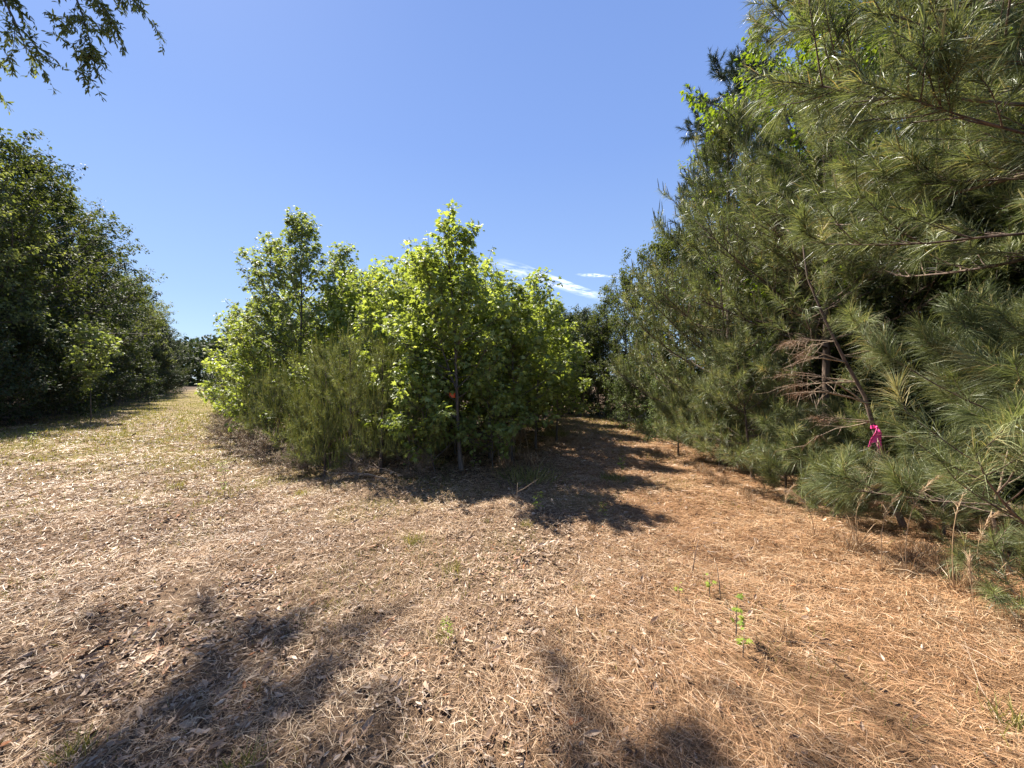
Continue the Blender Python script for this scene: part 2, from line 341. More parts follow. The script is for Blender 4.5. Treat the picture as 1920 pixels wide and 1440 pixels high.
# ------------------------------------------------------------------ tree generators
def trunk_line(rng, H, lean=(0, 0), wig=.02, k=14, bow=0):
    s = np.linspace(0, 1, k); x = lean[0] * s + bow * np.sin(np.pi * s); y = lean[1] * s
    x = x + wig * H * (np.sin(s * 7 + rng.uniform(0, 6)) * .3 + np.cumsum(rng.normal(0, .12, k))) * s ** .5
    y = y + wig * H * (np.sin(s * 6 + rng.uniform(0, 6)) * .3 + np.cumsum(rng.normal(0, .12, k))) * s ** .5
    return np.stack([x - x[0], y - y[0], s * H], -1)
def along(P, s):
    """points at fractions s on one polyline (k,3)"""
    k = len(P); t = np.clip(s, 0, 1) * (k - 1); i = np.minimum(t.astype(int), k - 2); f = (t - i)[:, None]
    return P[i] * (1 - f) + P[i + 1] * f, unit(P[i + 1] - P[i])
def curves(base, D, L, up, k=5, rng=None, wob=.05):
    s = np.linspace(0, 1, k)[None, :, None]; L = np.asarray(L)[:, None, None]; D = unit(D)[:, None]
    up = np.asarray(up, float).reshape(-1, 1, 1)
    P = base[:, None] + D * L * s + np.array([0, 0, 1.0]) * L * up * s ** 2
    if rng is not None: P = P + np.cumsum(rng.normal(0, wob, (len(base), k, 3)), 1) * L * s * .5
    return P
def on_curves(P, idx, s):
    k = P.shape[1]; t = np.clip(s, 0, .999) * (k - 1); i = t.astype(int); f = (t - i)[:, None]
    a = P[idx, i]; b = P[idx, i + 1]; return a * (1 - f) + b * f, unit(b - a)

def broad_tree(seed, H, rad, nl=46, t0=.12, ntw=9, nleaf=9, lsize=.1, leaf='star', mat='sweetgum', prof=None, elev=(20, 60),
               up=.25, tr=None, lean=(0, 0), twl=.35, droop=.5, bark='bark', fork=None, wig=.02, ltint=(2, 2), flat=False, gap=.35):
    rng = np.random.default_rng(seed); wood = MB(); crown = MB(); tr = tr or H * .009 + .008
    T = trunk_line(rng, H, lean, wig); lines = [(T, 1.0)]
    kr = np.linspace(1, .12, len(T)); tubes(wood, T, tr * kr * (1 + .5 * np.exp(-np.linspace(0, 1, len(T)) * 25)), 7)
    if fork:
        for (s0, dx, dy, hh) in fork:
            b, _ = along(T, np.array([s0])); k = 9; q = np.linspace(0, 1, k)[:, None]
            F_ = b + q * np.array([dx, dy, hh]) - np.array([0, 0, 1]) * 0 + np.array([dx, dy, 0]) * (np.sqrt(q) - q) * .9 + np.cumsum(rng.normal(0, .012 * hh, (k, 3)), 0) * (q > 0)
            lines.append((F_, .6)); tubes(wood, F_, tr * .55 * np.linspace(1, .15, k), 6)
    t = t0 + (1 - t0) * ((np.arange(nl) + rng.random(nl) * .8) / nl); prof = prof or (lambda q: np.sin(np.pi * np.clip(q, 0, 1) ** .75) ** .8 * .9 + .12)
    li = rng.integers(0, len(lines), nl) if fork else np.zeros(nl, int)
    base = np.zeros((nl, 3))
    for j, (ln, _) in enumerate(lines):
        q = li == j; tt = t[q] if j == 0 else rng.random(q.sum()) * .9 + .1
        base[q], _ = along(ln, tt)
        if j: t[q] = base[q, 2] / H
    q = (t - t0) / (1 - t0)
    az = np.arange(nl) * 2.399 + rng.normal(0, .5, nl); el = np.radians(elev[0] + (elev[1] - elev[0]) * q + rng.normal(0, 10, nl))
    D = np.stack([np.cos(az) * np.cos(el), np.sin(az) * np.cos(el), np.sin(el)], -1)
    L = rad * prof(q) * rng.uniform(.65, 1.15, nl) + .08
    P = curves(base, D, L, np.full(nl, up) * rng.uniform(0, 1.6, nl), 6, rng, .06)
    lr = np.clip(L * .011, .003, tr * .5)
    tubes(wood, P, lr[:, None] * np.linspace(1, .25, 6)[None], 4)
    # twigs
    idx = np.repeat(np.arange(nl), ntw); n2 = len(idx)
    keep = rng.random(n2) < np.clip(L[idx] / L.mean(), .4, 1.4) * .8; idx = idx[keep]; n2 = len(idx)
    s = rng.random(n2) ** .7 * .9 + .1; b2, t2 = on_curves(P, idx, s)
    rd = unit(rng.normal(0, 1, (n2, 3)) + (0, 0, .25)); D2 = unit(t2 * .75 + rd * .95)
    L2 = twl * rng.uniform(.4, 1.2, n2) * np.clip(1.15 - .45 * s, .4, 1.1)
    P2 = curves(b2, D2, L2, rng.uniform(-.1, .3, n2), 4, rng, .08)
    tubes(wood, P2, np.full((n2, 4), .0026) * np.array([1.4, 1, .8, .5]) * (1 + lsize * 4), 3)
    # also leading shoots (top of trunk, limb ends)
    ends = np.concatenate([P[:, -1], np.array([ln[-1] for ln, _ in lines])]); ed = np.concatenate([unit(P[:, -1] - P[:, -2]), np.array([unit(ln[-1] - ln[-2]) for ln, _ in lines])])
    # leaves in rosettes toward the twig ends
    i3 = np.repeat(np.arange(n2), nleaf); s3 = 1 - rng.random(len(i3)) ** 1.5 * .85; c, tt = on_curves(P2, i3, s3)
    i4 = np.repeat(np.arange(len(ends)), nleaf); c = np.concatenate([c, ends[i4] - ed[i4] * rng.random((len(i4), 1)) * .15]); tt = np.concatenate([tt, ed[i4]])
    tt3 = rng.normal(0, 1, (len(c), 3)); outw = unit(tt3 - tt * (tt3 * tt).sum(1)[:, None] * .8 + tt * .4)
    n = len(c); pet = lsize * rng.uniform(.3, .9, n)[:, None]
    pos = c + outw * pet
    ax = unit(outw * .8 + np.array([0, 0, -1.0]) * droop + rng.normal(0, .3, (n, 3)))
    nr = unit(np.array([0, 0, 1.0]) + rng.normal(0, .45, (n, 3)) + outw * .4)
    cl = rng.normal(0, .1, max(n2, 1) + len(ends)); ci = np.concatenate([i3, n2 + i4])
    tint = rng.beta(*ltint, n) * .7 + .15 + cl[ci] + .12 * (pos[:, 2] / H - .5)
    tv, tf_ = {'star': STAR, 'lance': LANCE, 'oval': OVAL}[leaf]
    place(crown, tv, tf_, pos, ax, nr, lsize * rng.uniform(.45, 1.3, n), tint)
    return wood.mesh('trunk', [M[bark]], True), crown.mesh('crown', [M[mat]])

def pine_tree(seed, H, rad, whorls=14, per=6, t0=.1, nsec=9, need=.17, nper=90, nw=.0026, mat='needle', cand='candle', ncand=1.0, clen=(.06, .16),
              prof=None, elev=(5, 50), up=.35, lean=(0, 0), tr=None, bow=0, shoot=.22, dense=1.0, leader=True, wig=.012, azr=None, bare=0, clump=False, ang0=62, ang1=46):
    rng = np.random.default_rng(seed); wood = MB(); crown = MB(); tr = tr or H * .009 + .012
    T = trunk_line(rng, H, lean, wig, 16, bow); tubes(wood, T, tr * np.linspace(1, .14, 16) * (1 + .4 * np.exp(-np.linspace(0, 1, 16) * 25)), 8)
    t = t0 + (1 - t0) * (np.arange(whorls) + .3) / whorls; tl = np.repeat(t, per) + rng.normal(0, .3 / whorls, whorls * per); nl = len(tl)
    tl = np.clip(tl, t0 * .8, .985); q = np.clip((tl - t0) / (1 - t0), 0, 1); prof = prof or (lambda q: (1 - q) ** .75 * .9 + .14)
    base, _ = along(T, tl)
    az = np.tile(np.arange(per) * 2 * np.pi / per, whorls) + np.repeat(rng.uniform(0, 6.28, whorls), per) + rng.normal(0, .25, nl)
    if azr: az = rng.uniform(azr[0], azr[1], nl)
    el = np.radians(elev[0] + (elev[1] - elev[0]) * q + rng.normal(0, 8, nl))
    D = np.stack([np.cos(az) * np.cos(el), np.sin(az) * np.cos(el), np.sin(el)], -1)
    L = rad * prof(q) * rng.uniform(.6, 1.1, nl) + .05
    P = curves(base, D, L, up * rng.uniform(.3, 1.4, nl), 7, rng, .035)
    lr = np.clip(L * .0085, .003, tr * .5); tubes(wood, P, lr[:, None] * np.linspace(1, .3, 7)[None], 5)
    # side shoots, mostly outer half, swept forward and up
    ns = np.maximum((nsec * np.clip(L / (rad * .75), .35, 1.3)).astype(int), 2); idx = np.repeat(np.arange(nl), ns); n2 = len(idx)
    s = 1 - rng.random(n2) ** 1.2 * .72; b2, t2 = on_curves(P, idx, s)
    sd = unit(np.cross(t2, (0, 0, 1.0))) * np.where(rng.random(n2) < .5, 1, -1)[:, None]
    D2 = unit(t2 * .85 + sd * rng.uniform(.3, 1.1, (n2, 1)) + np.array([0, 0, 1.0]) * rng.uniform(-.1, .45, (n2, 1)))
    L2 = np.clip(L[idx] * .36 * (1.25 - .7 * s), .07, .6) * rng.uniform(.6, 1.3, n2)
    P2 = curves(b2, D2, L2, rng.uniform(.1, .5, n2), 5, rng, .05)
    tubes(wood, P2, (np.clip(L2 * .011, .0025, .006))[:, None] * np.linspace(1, .5, 5)[None], 4)
    # foliated ends : limbs, side shoots, leader
    tips = [(P2, np.arange(n2), L2), (P, np.arange(nl), L)]
    A, B = [], []
    for (Q, ii, LL) in tips:
        fr = np.clip(shoot / LL, .12, 1.0); e0, _ = on_curves(Q, ii, 1 - fr); A.append(e0); B.append(Q[ii, -1])
    if leader: A.append(along(T, np.array([.93]))[0]); B.append(T[-1:])
    # tertiary shoots
    n3 = int(n2 * 1.1 * dense); i3 = rng.integers(0, n2, n3); b3, t3 = on_curves(P2, i3, rng.uniform(.3, .9, n3))
    D3 = unit(t3 * .8 + rng.normal(0, .5, (n3, 3)) + (0, 0, .3)); P3 = b3 + D3 * (shoot * rng.uniform(.5, 1, n3))[:, None]
    A.append(b3); B.append(P3)
    tubes(wood, np.stack([b3, (b3 + P3) / 2, P3], 1), np.tile([.0035, .003, .002], (n3, 1)), 3)
    A = np.concatenate(A); B = np.concatenate(B); ns_ = len(A); axd = unit(B - A)
    k = nper; idn = np.repeat(np.arange(ns_), k); n = len(idn)
    s = rng.random(n) ** .8; P0 = A[idn] + (B - A)[idn] * s[:, None]
    pr = rng.normal(0, 1, (n, 3)); a_ = axd[idn]; pr = unit(pr - a_ * (pr * a_).sum(1)[:, None])
    ang = np.radians(ang0 - ang1 * s + rng.normal(0, 8, n))[:, None]
    Dn = a_ * np.cos(ang) + pr * np.sin(ang) + np.array([0, 0, .10])
    tn = np.clip(rng.beta(2, 2.4, n) * .7 + rng.normal(0, .18, ns_)[idn] + .14, 0, .93)
    tn[rng.random(n) < .012] = 1
    ribbons(crown, P0, Dn, need * rng.uniform(.65, 1.1, n), nw * rng.uniform(.7, 1.3, n), tn, 0, droop=rng.uniform(.12, .6, n), seg=2, rng=rng)
    # candles standing on the shoot tips
    if ncand > 0:
        m = rng.random(ns_) < min(1, ncand); rep = 1 if ncand <= 1 else int(math.ceil(ncand)); tp = np.repeat(B[m], rep, 0); n = len(tp)
        cl = rng.uniform(*clen, n); cd_ = unit(np.array([0, 0, 1.0]) + np.repeat(axd[m], rep, 0) * .35 + rng.normal(0, .16, (n, 3)))
        tp = tp + rng.normal(0, .012, (n, 3)) * (rep > 1)
        Cp = tp[:, None] + cd_[:, None] * (cl[:, None, None] * np.array([-.05, .35, .7, 1.0])[None, :, None])
        ct = rng.random(n); cw = max(nw * 1.7, .004)
        tubes(crown, Cp, np.tile([cw * .8, cw * 1.0, cw * .8, cw * .25], (n, 1)), 4, ct, 1)
        i5 = np.repeat(np.arange(n), 16); s5 = rng.random(len(i5)); p5 = tp[i5] + cd_[i5] * (cl[i5] * s5)[:, None]
        d5 = unit(cd_[i5] * 1.5 + rng.normal(0, .55, (len(i5), 3)))
        ribbons(crown, p5, d5, need * .17 * rng.uniform(.5, 1.2, len(i5)), np.full(len(i5), nw * .9), ct[i5], 1, droop=0, seg=2, rng=rng)
    return wood.mesh('trunk', [M['pinebark']], True), crown.mesh('crown', [M[mat], M[cand]])

def plant(kind, label, cat, meshes, x, y, rz=0, s=1, group=None, sink=.02):
    o = thing(kind, label, cat, (x, y, float(gz(x, y)) - sink), rz, s, group)
    obj('trunk', meshes[0], o); obj('crown', meshes[1], o); return o

# ------------------------------------------------------------------ middle thicket: sweetgum saplings
GS = 'sweetgum saplings in the middle thicket'
up_prof = lambda q: (1 - q) ** .7 * .95 + .1
def gum(seed, H, rad, **k):
    k.setdefault('nl', int(26 + H * 5)); k.setdefault('t0', .16); k.setdefault('ntw', 8); k.setdefault('nleaf', 10); k.setdefault('lsize', .09); rad *= 1.0; k['nl'] = int(k['nl'] * 1.05); k.setdefault('wig', .03); k.setdefault('tr', H * .0052 + .006)
    return broad_tree(seed, H, rad, prof=up_prof, elev=k.pop('elev', (12, 55)), **k)
SWEET = [  # x, y, height, radius, label, mesh extras
 (-.88, 6.65, 4.25, 1.15, 'tallest front sweetgum sapling with lime leaves, leaning reddish trunk and orange tape', dict(lean=(-.32, .1), nl=60, fork=[(.33, -.35, .1, 1.9)], tr=.036, ntw=9, nleaf=10, lsize=.095)),
 (-1.95, 7.7, 3.95, .95, 'bright sweetgum sapling with a narrow leafy top just left of the tallest front one', dict(lean=(.1, 0), nl=52)),
 (-2.75, 8.3, 3.75, .95, 'rounded yellow green sweetgum sapling behind the wispy young pines', dict(nl=46)),
 (-.45, 7.7, 3.9, 1.0, 'sweetgum sapling with several thin stems right behind the taped one', dict(nl=50, fork=[(.2, .3, .2, 2.2)])),
 (.0, 7.5, 3.25, .9, 'short broad sweetgum sapling over the dark shade right of the tallest', dict(nl=44, t0=.25)),
 (.55, 8.9, 3.9, .8, 'slim pointed sweetgum sapling at the right front of the thicket', dict(nl=44, t0=.22)),
 (1.15, 9.9, 3.45, .85, 'leafy sweetgum sapling at the right corner of the thicket by the path', dict(nl=44, t0=.18)),
 (1.4, 11.8, 3.3, .8, 'darker sweetgum sapling where the right path bends behind the thicket', dict(nl=44)),
 (-1.3, 6.5, 1.75, .75, 'low leafy sweetgum sapling with pale drooping leaves at the foot of the thicket', dict(nl=22, t0=.12, lean=(-.35, -.1))),
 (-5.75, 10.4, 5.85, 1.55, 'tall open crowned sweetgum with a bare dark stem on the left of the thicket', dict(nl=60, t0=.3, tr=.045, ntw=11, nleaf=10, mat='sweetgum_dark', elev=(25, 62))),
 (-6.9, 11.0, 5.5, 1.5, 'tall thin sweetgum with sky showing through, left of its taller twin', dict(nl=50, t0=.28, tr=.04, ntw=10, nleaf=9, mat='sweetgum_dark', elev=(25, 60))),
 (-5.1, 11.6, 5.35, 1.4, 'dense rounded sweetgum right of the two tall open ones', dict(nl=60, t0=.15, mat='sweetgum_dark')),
 (-8.5, 13.1, 4.5, 1.25, 'spreading sweetgum at the left end of the thicket beside the track', dict(nl=56, t0=.12)),
 (-10.3, 14.9, 3.9, 1.15, 'low leaning sweetgum hanging over the left track', dict(nl=50, t0=.1, lean=(-.5, -.2))),
 (-8.3, 11.9, 3.3, 1.25, 'low rounded sweetgum sapling just right of the dark pine bush', dict(nl=44, t0=.08)),
 (-6.6, 9.9, 2.9, 1.15, 'bushy sweetgum sapling low at the left foot of the tall pair', dict(nl=40, t0=.1)),
]
gum_meshes = []
for i, (x, y, H, r, lab, ex) in enumerate(SWEET):
    ms = gum(100 + i, H, r, **ex); gum_meshes.append((ms, H))
    plant('sweetgum_sapling', lab, 'sapling', ms, x, y, 0, 1, GS)
for (x, y, rz, sx, lab) in [(-.35, 6.95, 1.0, .85, 'low leafy sweetgum sprout right behind the orange taped trunk'), (-1.75, 7.1, 2.5, 1.0, 'waist high sweetgum sprout between the low pale one and the wispy pines')]:
    plant('sweetgum_sapling', lab, 'sapling', gum_meshes[8][0], x, y, rz, sx, GS)
rng = np.random.default_rng(5)
back = [(-1.5, 9.4, 3.9), (-2.6, 10.2, 4.2), (-.6, 9.6, 4.2), (.2, 10.4, 3.9), (-1.8, 11.2, 4.4), (-3.4, 9.6, 3.7), (-.3, 12.2, 4.1), (1.0, 12.6, 3.7), (-4.8, 13.4, 5.2), (-2.6, 13, 5.2),
        (-6.2, 14.2, 4.6), (-8.2, 15.6, 4.2), (-.9, 14.6, 4.9), (.8, 15.3, 4.6), (-4.4, 8.4, 2.1), (1.3, 15.4, 4.0), (-3.4, 16, 5.6), (-6.8, 17, 5.4), (-9.8, 17.8, 4.4), (-.2, 8.6, 3.0), (-2.3, 9.0, 3.0), (.75, 11.2, 3.0), (-7.6, 13.2, 4.6), (-9.2, 15.5, 4.6), (-3.6, 9.9, 4.1), (-4.4, 9.9, 4.0), (-11.9, 18.2, 3.8), (.9, 13.6, 3.4), (-5.6, 12.9, 5.0), (-3.0, 11.0, 4.6), (-1.2, 8.1, 3.9), (-4.9, 11.6, 4.4)]
for i, (x, y, H) in enumerate(back):
    ms, h0 = gum_meshes[[1, 2, 3, 5, 6, 11, 4][i % 7]]; s = H / h0
    plant('sweetgum_sapling', 'sweetgum sapling crowded inside the thicket behind the front row of saplings', 'sapling', ms, x, y, rng.uniform(0, 6.28), (max(s, .8), max(s, .8), s), 'sweetgum saplings crowded inside the thicket')

# thin bare stems standing in the shade under the thicket
def stem_mesh(seed, h, dead=True):
    r_ = np.random.default_rng(seed); mb = MB(); T = trunk_line(r_, h, (r_.normal(0, .12), r_.normal(0, .12)), .03, 8); tubes(mb, T, np.linspace(.009, .002, 8), 4)
    b, _ = along(T, r_.uniform(.3, .95, 9)); P = curves(b, np.stack([r_.normal(0, 1, 9), r_.normal(0, 1, 9), r_.uniform(.3, 1.2, 9)], -1), r_.uniform(.1, .35, 9), np.zeros(9), 4, r_, .1)
    tubes(mb, P, np.tile([.003, .0025, .002, .001], (9, 1)), 3); return mb.mesh('dry_stem', [M['bark'] if not dead else M['twig']], True)
stems = [stem_mesh(i, 1.1 + .15 * i, i % 2) for i in range(4)]
for i in range(26):
    x = rng.uniform(-2.2, 1.0); y = rng.uniform(6.9, 9.8)
    if thick(np.array(x), np.array(y)) < -.2: x -= .6
    o = obj('dead_sapling', stems[i % 4], None, (x, y, float(gz(x, y)))); o.rotation_euler = (0, 0, rng.uniform(0, 6)); s = rng.uniform(.6, 1.2); o.scale = (s, s, s)
    tagm(o, 'thin bare stem standing in the shade under the sweetgum saplings', 'stem', 'bare stems under the sweetgum saplings')

# ------------------------------------------------------------------ young wispy pines left of the sweetgums
PS = 'young pines in front of the thicket'
def ypine(seed, H, rad, **k):
    d = dict(whorls=int(4 + H * 2.4), per=4, t0=.05, nsec=5, need=.085, nper=50, nw=.0034, ang0=80, ang1=45, mat='needle_olive', cand='candle_olive', ncand=1.0, clen=(.08, .26), elev=(15, 50), up=.6, shoot=.16, dense=.6)
    d.update(k); return pine_tree(seed, H, rad, **d)
YP = [ypine(200, 2.25, .75), ypine(201, 2.0, .7, lean=(.1, 0)), ypine(202, 1.75, .75), ypine(203, 1.4, .7), ypine(204, .95, .5, whorls=6)]
ypl = [
 (-2.75, 6.55, 0, 1.0, 'wispy young pine at the front of the cluster, upright pale shoots over brown shade'),
 (-2.25, 6.6, 1, 1.0, 'slim young pine with a bare dark stem beside the first sweetgum leaves'),
 (-3.35, 7.1, 1, 1.05, 'young pine with many pale upright shoots in the middle of its cluster'),
 (-3.95, 7.7, 2, 1.1, 'olive young pine left of the middle of the cluster'),
 (-3.1, 6.35, 4, 1.05, 'knee high yellow green pine seedling at the cluster foot'),
 (-4.9, 8.1, 3, 1.15, 'rounded grey green young pine on the bank beside the track'),
 (-2.2, 7.4, 0, 1.08, 'tallest wispy young pine with a long straight leader'),
 (-1.75, 6.5, 3, .8, 'small young pine tuft in brown grass beside the low sweetgum'),
 (-3.7, 6.9, 4, 1.2, 'small yellow tipped pine seedling leaning out on the left of the cluster'),
 (-5.6, 8.9, 2, .95, 'short young pine between the bank and the bushy sweetgum'),
 (-6.9, 10.3, 3, 1.2, 'low young pine at the far left end of the cluster'),
 (-2.9, 7.9, 0, 1.1, 'young pine standing behind the front pair with shoots against the sweetgums'),
 (-4.2, 9.0, 0, .9, 'young pine with dark stem in front of the tall open sweetgums'),
]
for i, (x, y, k, s, lab) in enumerate(ypl):
    plant('pine_sapling', lab, 'sapling', YP[k], x, y, i * 1.7, s, PS)
ms = ypine(210, 2.0, .95, nsec=9, nper=70, mat='needle', dense=1.2, clen=(.06, .16), ncand=.6)
plant('dark_pine_bush', 'dark rounded pine bush beside the left track at the end of the thicket', 'bush', ms, -10.05, 14.0, 0, .95)

br_ = broad_tree(215, .55, .6, nl=40, t0=.02, ntw=9, nleaf=8, lsize=.03, leaf='oval', mat='brush', elev=(10, 60), twl=.22, tr=.006, prof=lambda q: 1 - .5 * q, bark='twig')
for i, (x, y, s, lab) in enumerate([(-3.75, 6.45, .8, 'low brown brush at the near left foot of the young pines'), (-4.7, 7.3, 1.0, 'low purplish brown brush on the bank left of the young pines'), (-5.7, 8.3, 1.1, 'brown brush mixed with weeds halfway along the bank'),
        (-6.9, 9.4, 1.1, 'low dead looking brush below the bushy sweetgum'), (-8.1, 10.9, 1.2, 'brown brush near the far end of the bank'), (-9.3, 12.4, 1.2, 'brown brush just in front of the dark pine bush'), (-2.5, 6.1, .7, 'reddish brown brush under the wispy front pines'), (-1.5, 6.2, .7, 'dry brown brush beside the low leafy sweetgum')]):
    plant('brush', lab, 'bush', br_, x, y, i * 1.3, (s * .9, s * .9, s * .65), 'low brown brush along the thicket foot')

# ------------------------------------------------------------------ right side pines
RP = 'pines along the right edge'
full = lambda q: np.clip((1 - q) ** .7 * 1.0 + .1, 0, 1)
pineA = pine_tree(300, 7.8, 2.35, whorls=16, per=6, t0=.33, nsec=18, need=.21, nper=62, nw=.0046, prof=full, elev=(-2, 45), up=.22, shoot=.26, ncand=.35, dense=1.4, clen=(.08, .2))
plant('pine_tree', 'nearest big pine reaching long needled branches into the top right of the picture', 'pine', pineA, 4.35, 2.35, 0, 1, RP)
pineB = pine_tree(301, 5.7, 2.2, whorls=13, per=6, t0=.36, nsec=15, need=.17, nper=55, nw=.005, prof=full, elev=(2, 50), up=.3, shoot=.26, ncand=.8, dense=1.0, clen=(.1, .24), tr=.075)
plant('pine_tree', 'large grey green pine with a reddish brown trunk showing behind the dead branches', 'pine', pineB, 5.1, 6.2, 0, 1, RP)
pineC = pine_tree(302, 7.0, 2.1, whorls=18, per=6, t0=.07, nsec=14, need=.16, nper=52, nw=.0055, prof=full, elev=(5, 55), up=.35, shoot=.26, ncand=1.0, dense=1.1, clen=(.12, .32))
plant('pine_tree', 'dense conical pine whose branches lean out over the right path against the sky', 'pine', pineC, 4.55, 8.1, 0, 1, RP)
plant('pine_tree', 'pine between the big grey green one and the conical one, pale shoots at its top', 'pine', pineC, 8.2, 8.3, 2.1, (.9, .9, .8), RP)
plant('pine_tree', 'pine filling the gap behind the nearest big pine', 'pine', pineB, 6.9, 4.1, 3.6, (1, 1, 1.2), RP)
# lower boughs and small pines at the edge
pS = [pine_tree(310, 1.75, 1.0, whorls=7, per=5, t0=.16, nsec=7, need=.15, nper=70, nw=.003, elev=(0, 50), up=.3, shoot=.22, ncand=.9, clen=(.08, .18), dense=.7, lean=(-.25, 0), tr=.022),
      pine_tree(311, 1.0, .8, whorls=4, per=5, t0=.15, nsec=7, need=.16, nper=75, nw=.003, elev=(5, 45), up=.3, shoot=.22, ncand=.9, clen=(.07, .16), dense=.8),
      pine_tree(312, .55, .5, whorls=3, per=5, t0=.1, nsec=5, need=.17, nper=70, nw=.0026, elev=(15, 60), up=.3, shoot=.2, ncand=.6, clen=(.05, .12), dense=.6)]
for (x, y, k, s, rz, lab) in [
  (3.9, 6.2, 0, 1.15, 0, 'small pine with a thin bent bare stem at the right path edge'),
  (3.9, 7.2, 1, 1.0, 1, 'low spreading pine bough pushing onto the right path'),
  (4.75, 5.3, 1, 1.0, 2.4, 'low pine with pale tips under the dead branches'),
  (3.85, 5.1, 2, 1.3, .5, 'pine seedling with blue green needles left of the ribbon stem'),
  (4.5, 4.7, 1, .95, 4, 'low dense pine right beside the foot of the ribbon stem'),
  (3.7, 4.4, 2, .9, 2, 'thin pine seedling in the dry grass left of the ribbon stem'),
  (4.4, 3.9, 1, .72, 1.2, 'small pine behind the curved straw stalks'),
  (3.55, 2.55, 2, .9, 3, 'little pine seedling low at the right edge of the picture'),
  (3.55, 8.2, 1, 1.0, 5, 'low green pine bough farthest along the right path edge'),
  (4.35, 6.7, 1, 1.3, 2.2, 'full low pine between the bent stem pine and the trunk behind'),
  (4.0, 5.6, 1, .85, 3.3, 'low bough of pale tipped needles beside the bent stem pine'),
  (4.3, 7.5, 0, 1.0, 3.9, 'young pine half hidden under the conical pine'),
  (4.7, 9.6, 1, 1.2, 3, 'low pine beside the leafy shrub where the right path narrows'),
  ]:
    plant('pine_sapling', lab, 'sapling', pS[k], x, y, rz, s, 'small pines along the right edge')
pR = pine_tree(313, 1.9, 1.5, whorls=6, per=6, t0=.3, nsec=8, need=.25, nper=130, nw=.003, elev=(-5, 50), up=.25, shoot=.28, ncand=.5, clen=(.07, .16), dense=1.0)
plant('pine_sapling', 'bright long needled young pine at the right edge below the big boughs', 'sapling', pR, 4.05, 2.7, .4, 1, 'small pines along the right edge')

# ribbon pine: slender leaning stem, dead side branches
def ribbon_pine():
    r_ = np.random.default_rng(320); wood = MB(); crown = MB()
    T = np.array([(.14, -.05, 0), (.08, 0, .25), (.02, .02, .5), (-.06, 0, .8), (-.16, 0, 1.1), (-.22, .05, 1.45), (-.4, .1, 1.85), (-.58, .15, 2.3), (-.75, .2, 2.8), (-.8, .25, 3.4)])
    tubes(wood, T, np.array([.034, .03, .028, .026, .023, .019, .016, .013, .01, .006]), 8)
    def br(s, D, L, u, r0=.007, n=1):
        b, _ = along(T, np.array([s] * n)); D = np.asarray(D, float)[None] + r_.normal(0, .12, (n, 3)); P = curves(b, D, np.full(n, L) * r_.uniform(.8, 1.1, n), u, 7, r_, .05)
        tubes(wood, P, r0 * np.tile(np.linspace(1, .25, 7), (n, 1)), 5, mat=1); return P
    Ps = [br(.53, (-1, -.1, .55), 1.1, -.3, .011, 3), br(.40, (-.5, -.4, .25), .45, -.7, .006, 1), br(.41, (1, -.1, -.05), .6, -.25, .008, 1), br(.27, (-1, -.3, .05), .8, -.1, .007, 3),
          br(.26, (.6, -.4, -.5), .6, -.5, .007, 2), br(.47, (-1, .1, 0), .7, -.1, .006, 3), br(.66, (-1, .1, .3), .6, -.1, .008, 3), br(.68, (1, -.1, .05), .4, .1, .006, 2), br(.6, (-1, .3, .1), .8, -.1, .007, 3),
          br(.72, (-1, -.2, .1), .7, -.2, .006, 3), br(.12, (-1, -.4, .4), .4, -.3, .006, 2)]
    Pa = np.concatenate(Ps); n = 240; ii = r_.integers(0, len(Pa), n); b, t = on_curves(Pa, ii, r_.uniform(.35, 1, n)); D = unit(t + r_.normal(0, .55, (n, 3)) + (0, 0, -.1))
    tubes(wood, curves(b, D, r_.uniform(.08, .3, n), -.1, 4, r_, .12), np.tile([.0025, .002, .0015, .001], (n, 1)), 3, mat=1)
    # few dead needle tufts and one green tuft
    m = 1500; ii = r_.integers(0, len(Pa), m); b, t = on_curves(Pa, ii, r_.uniform(.7, 1, m)); ribbons(crown, b, t + r_.normal(0, .8, (m, 3)), r_.uniform(.06, .13, m), np.full(m, .002), r_.random(m), 1, .4, 2, rng=r_)
    for c0 in (T[-1], T[-2] + (.1, -.1, 0), T[6] + (.35, .1, .0), T[5] + (.1, .3, .2)):
        m = 380; A = c0 + r_.normal(0, .06, (m, 3)); ribbons(crown, A, r_.normal(0, 1, (m, 3)) + (.2, -.2, .2), r_.uniform(.1, .18, m), np.full(m, .0024), r_.random(m), 0, .25, 2, rng=r_)
    return wood.mesh('trunk', [M['pinebark'], M['twig']], True), crown.mesh('crown', [M['needle'], M['deadbrown']])
RX, RY = 4.12, 4.2
plant('pine_sapling', 'spindly leaning pine with dead brown branches and a pink ribbon tied round it', 'sapling', ribbon_pine(), RX, RY, 0, 1)

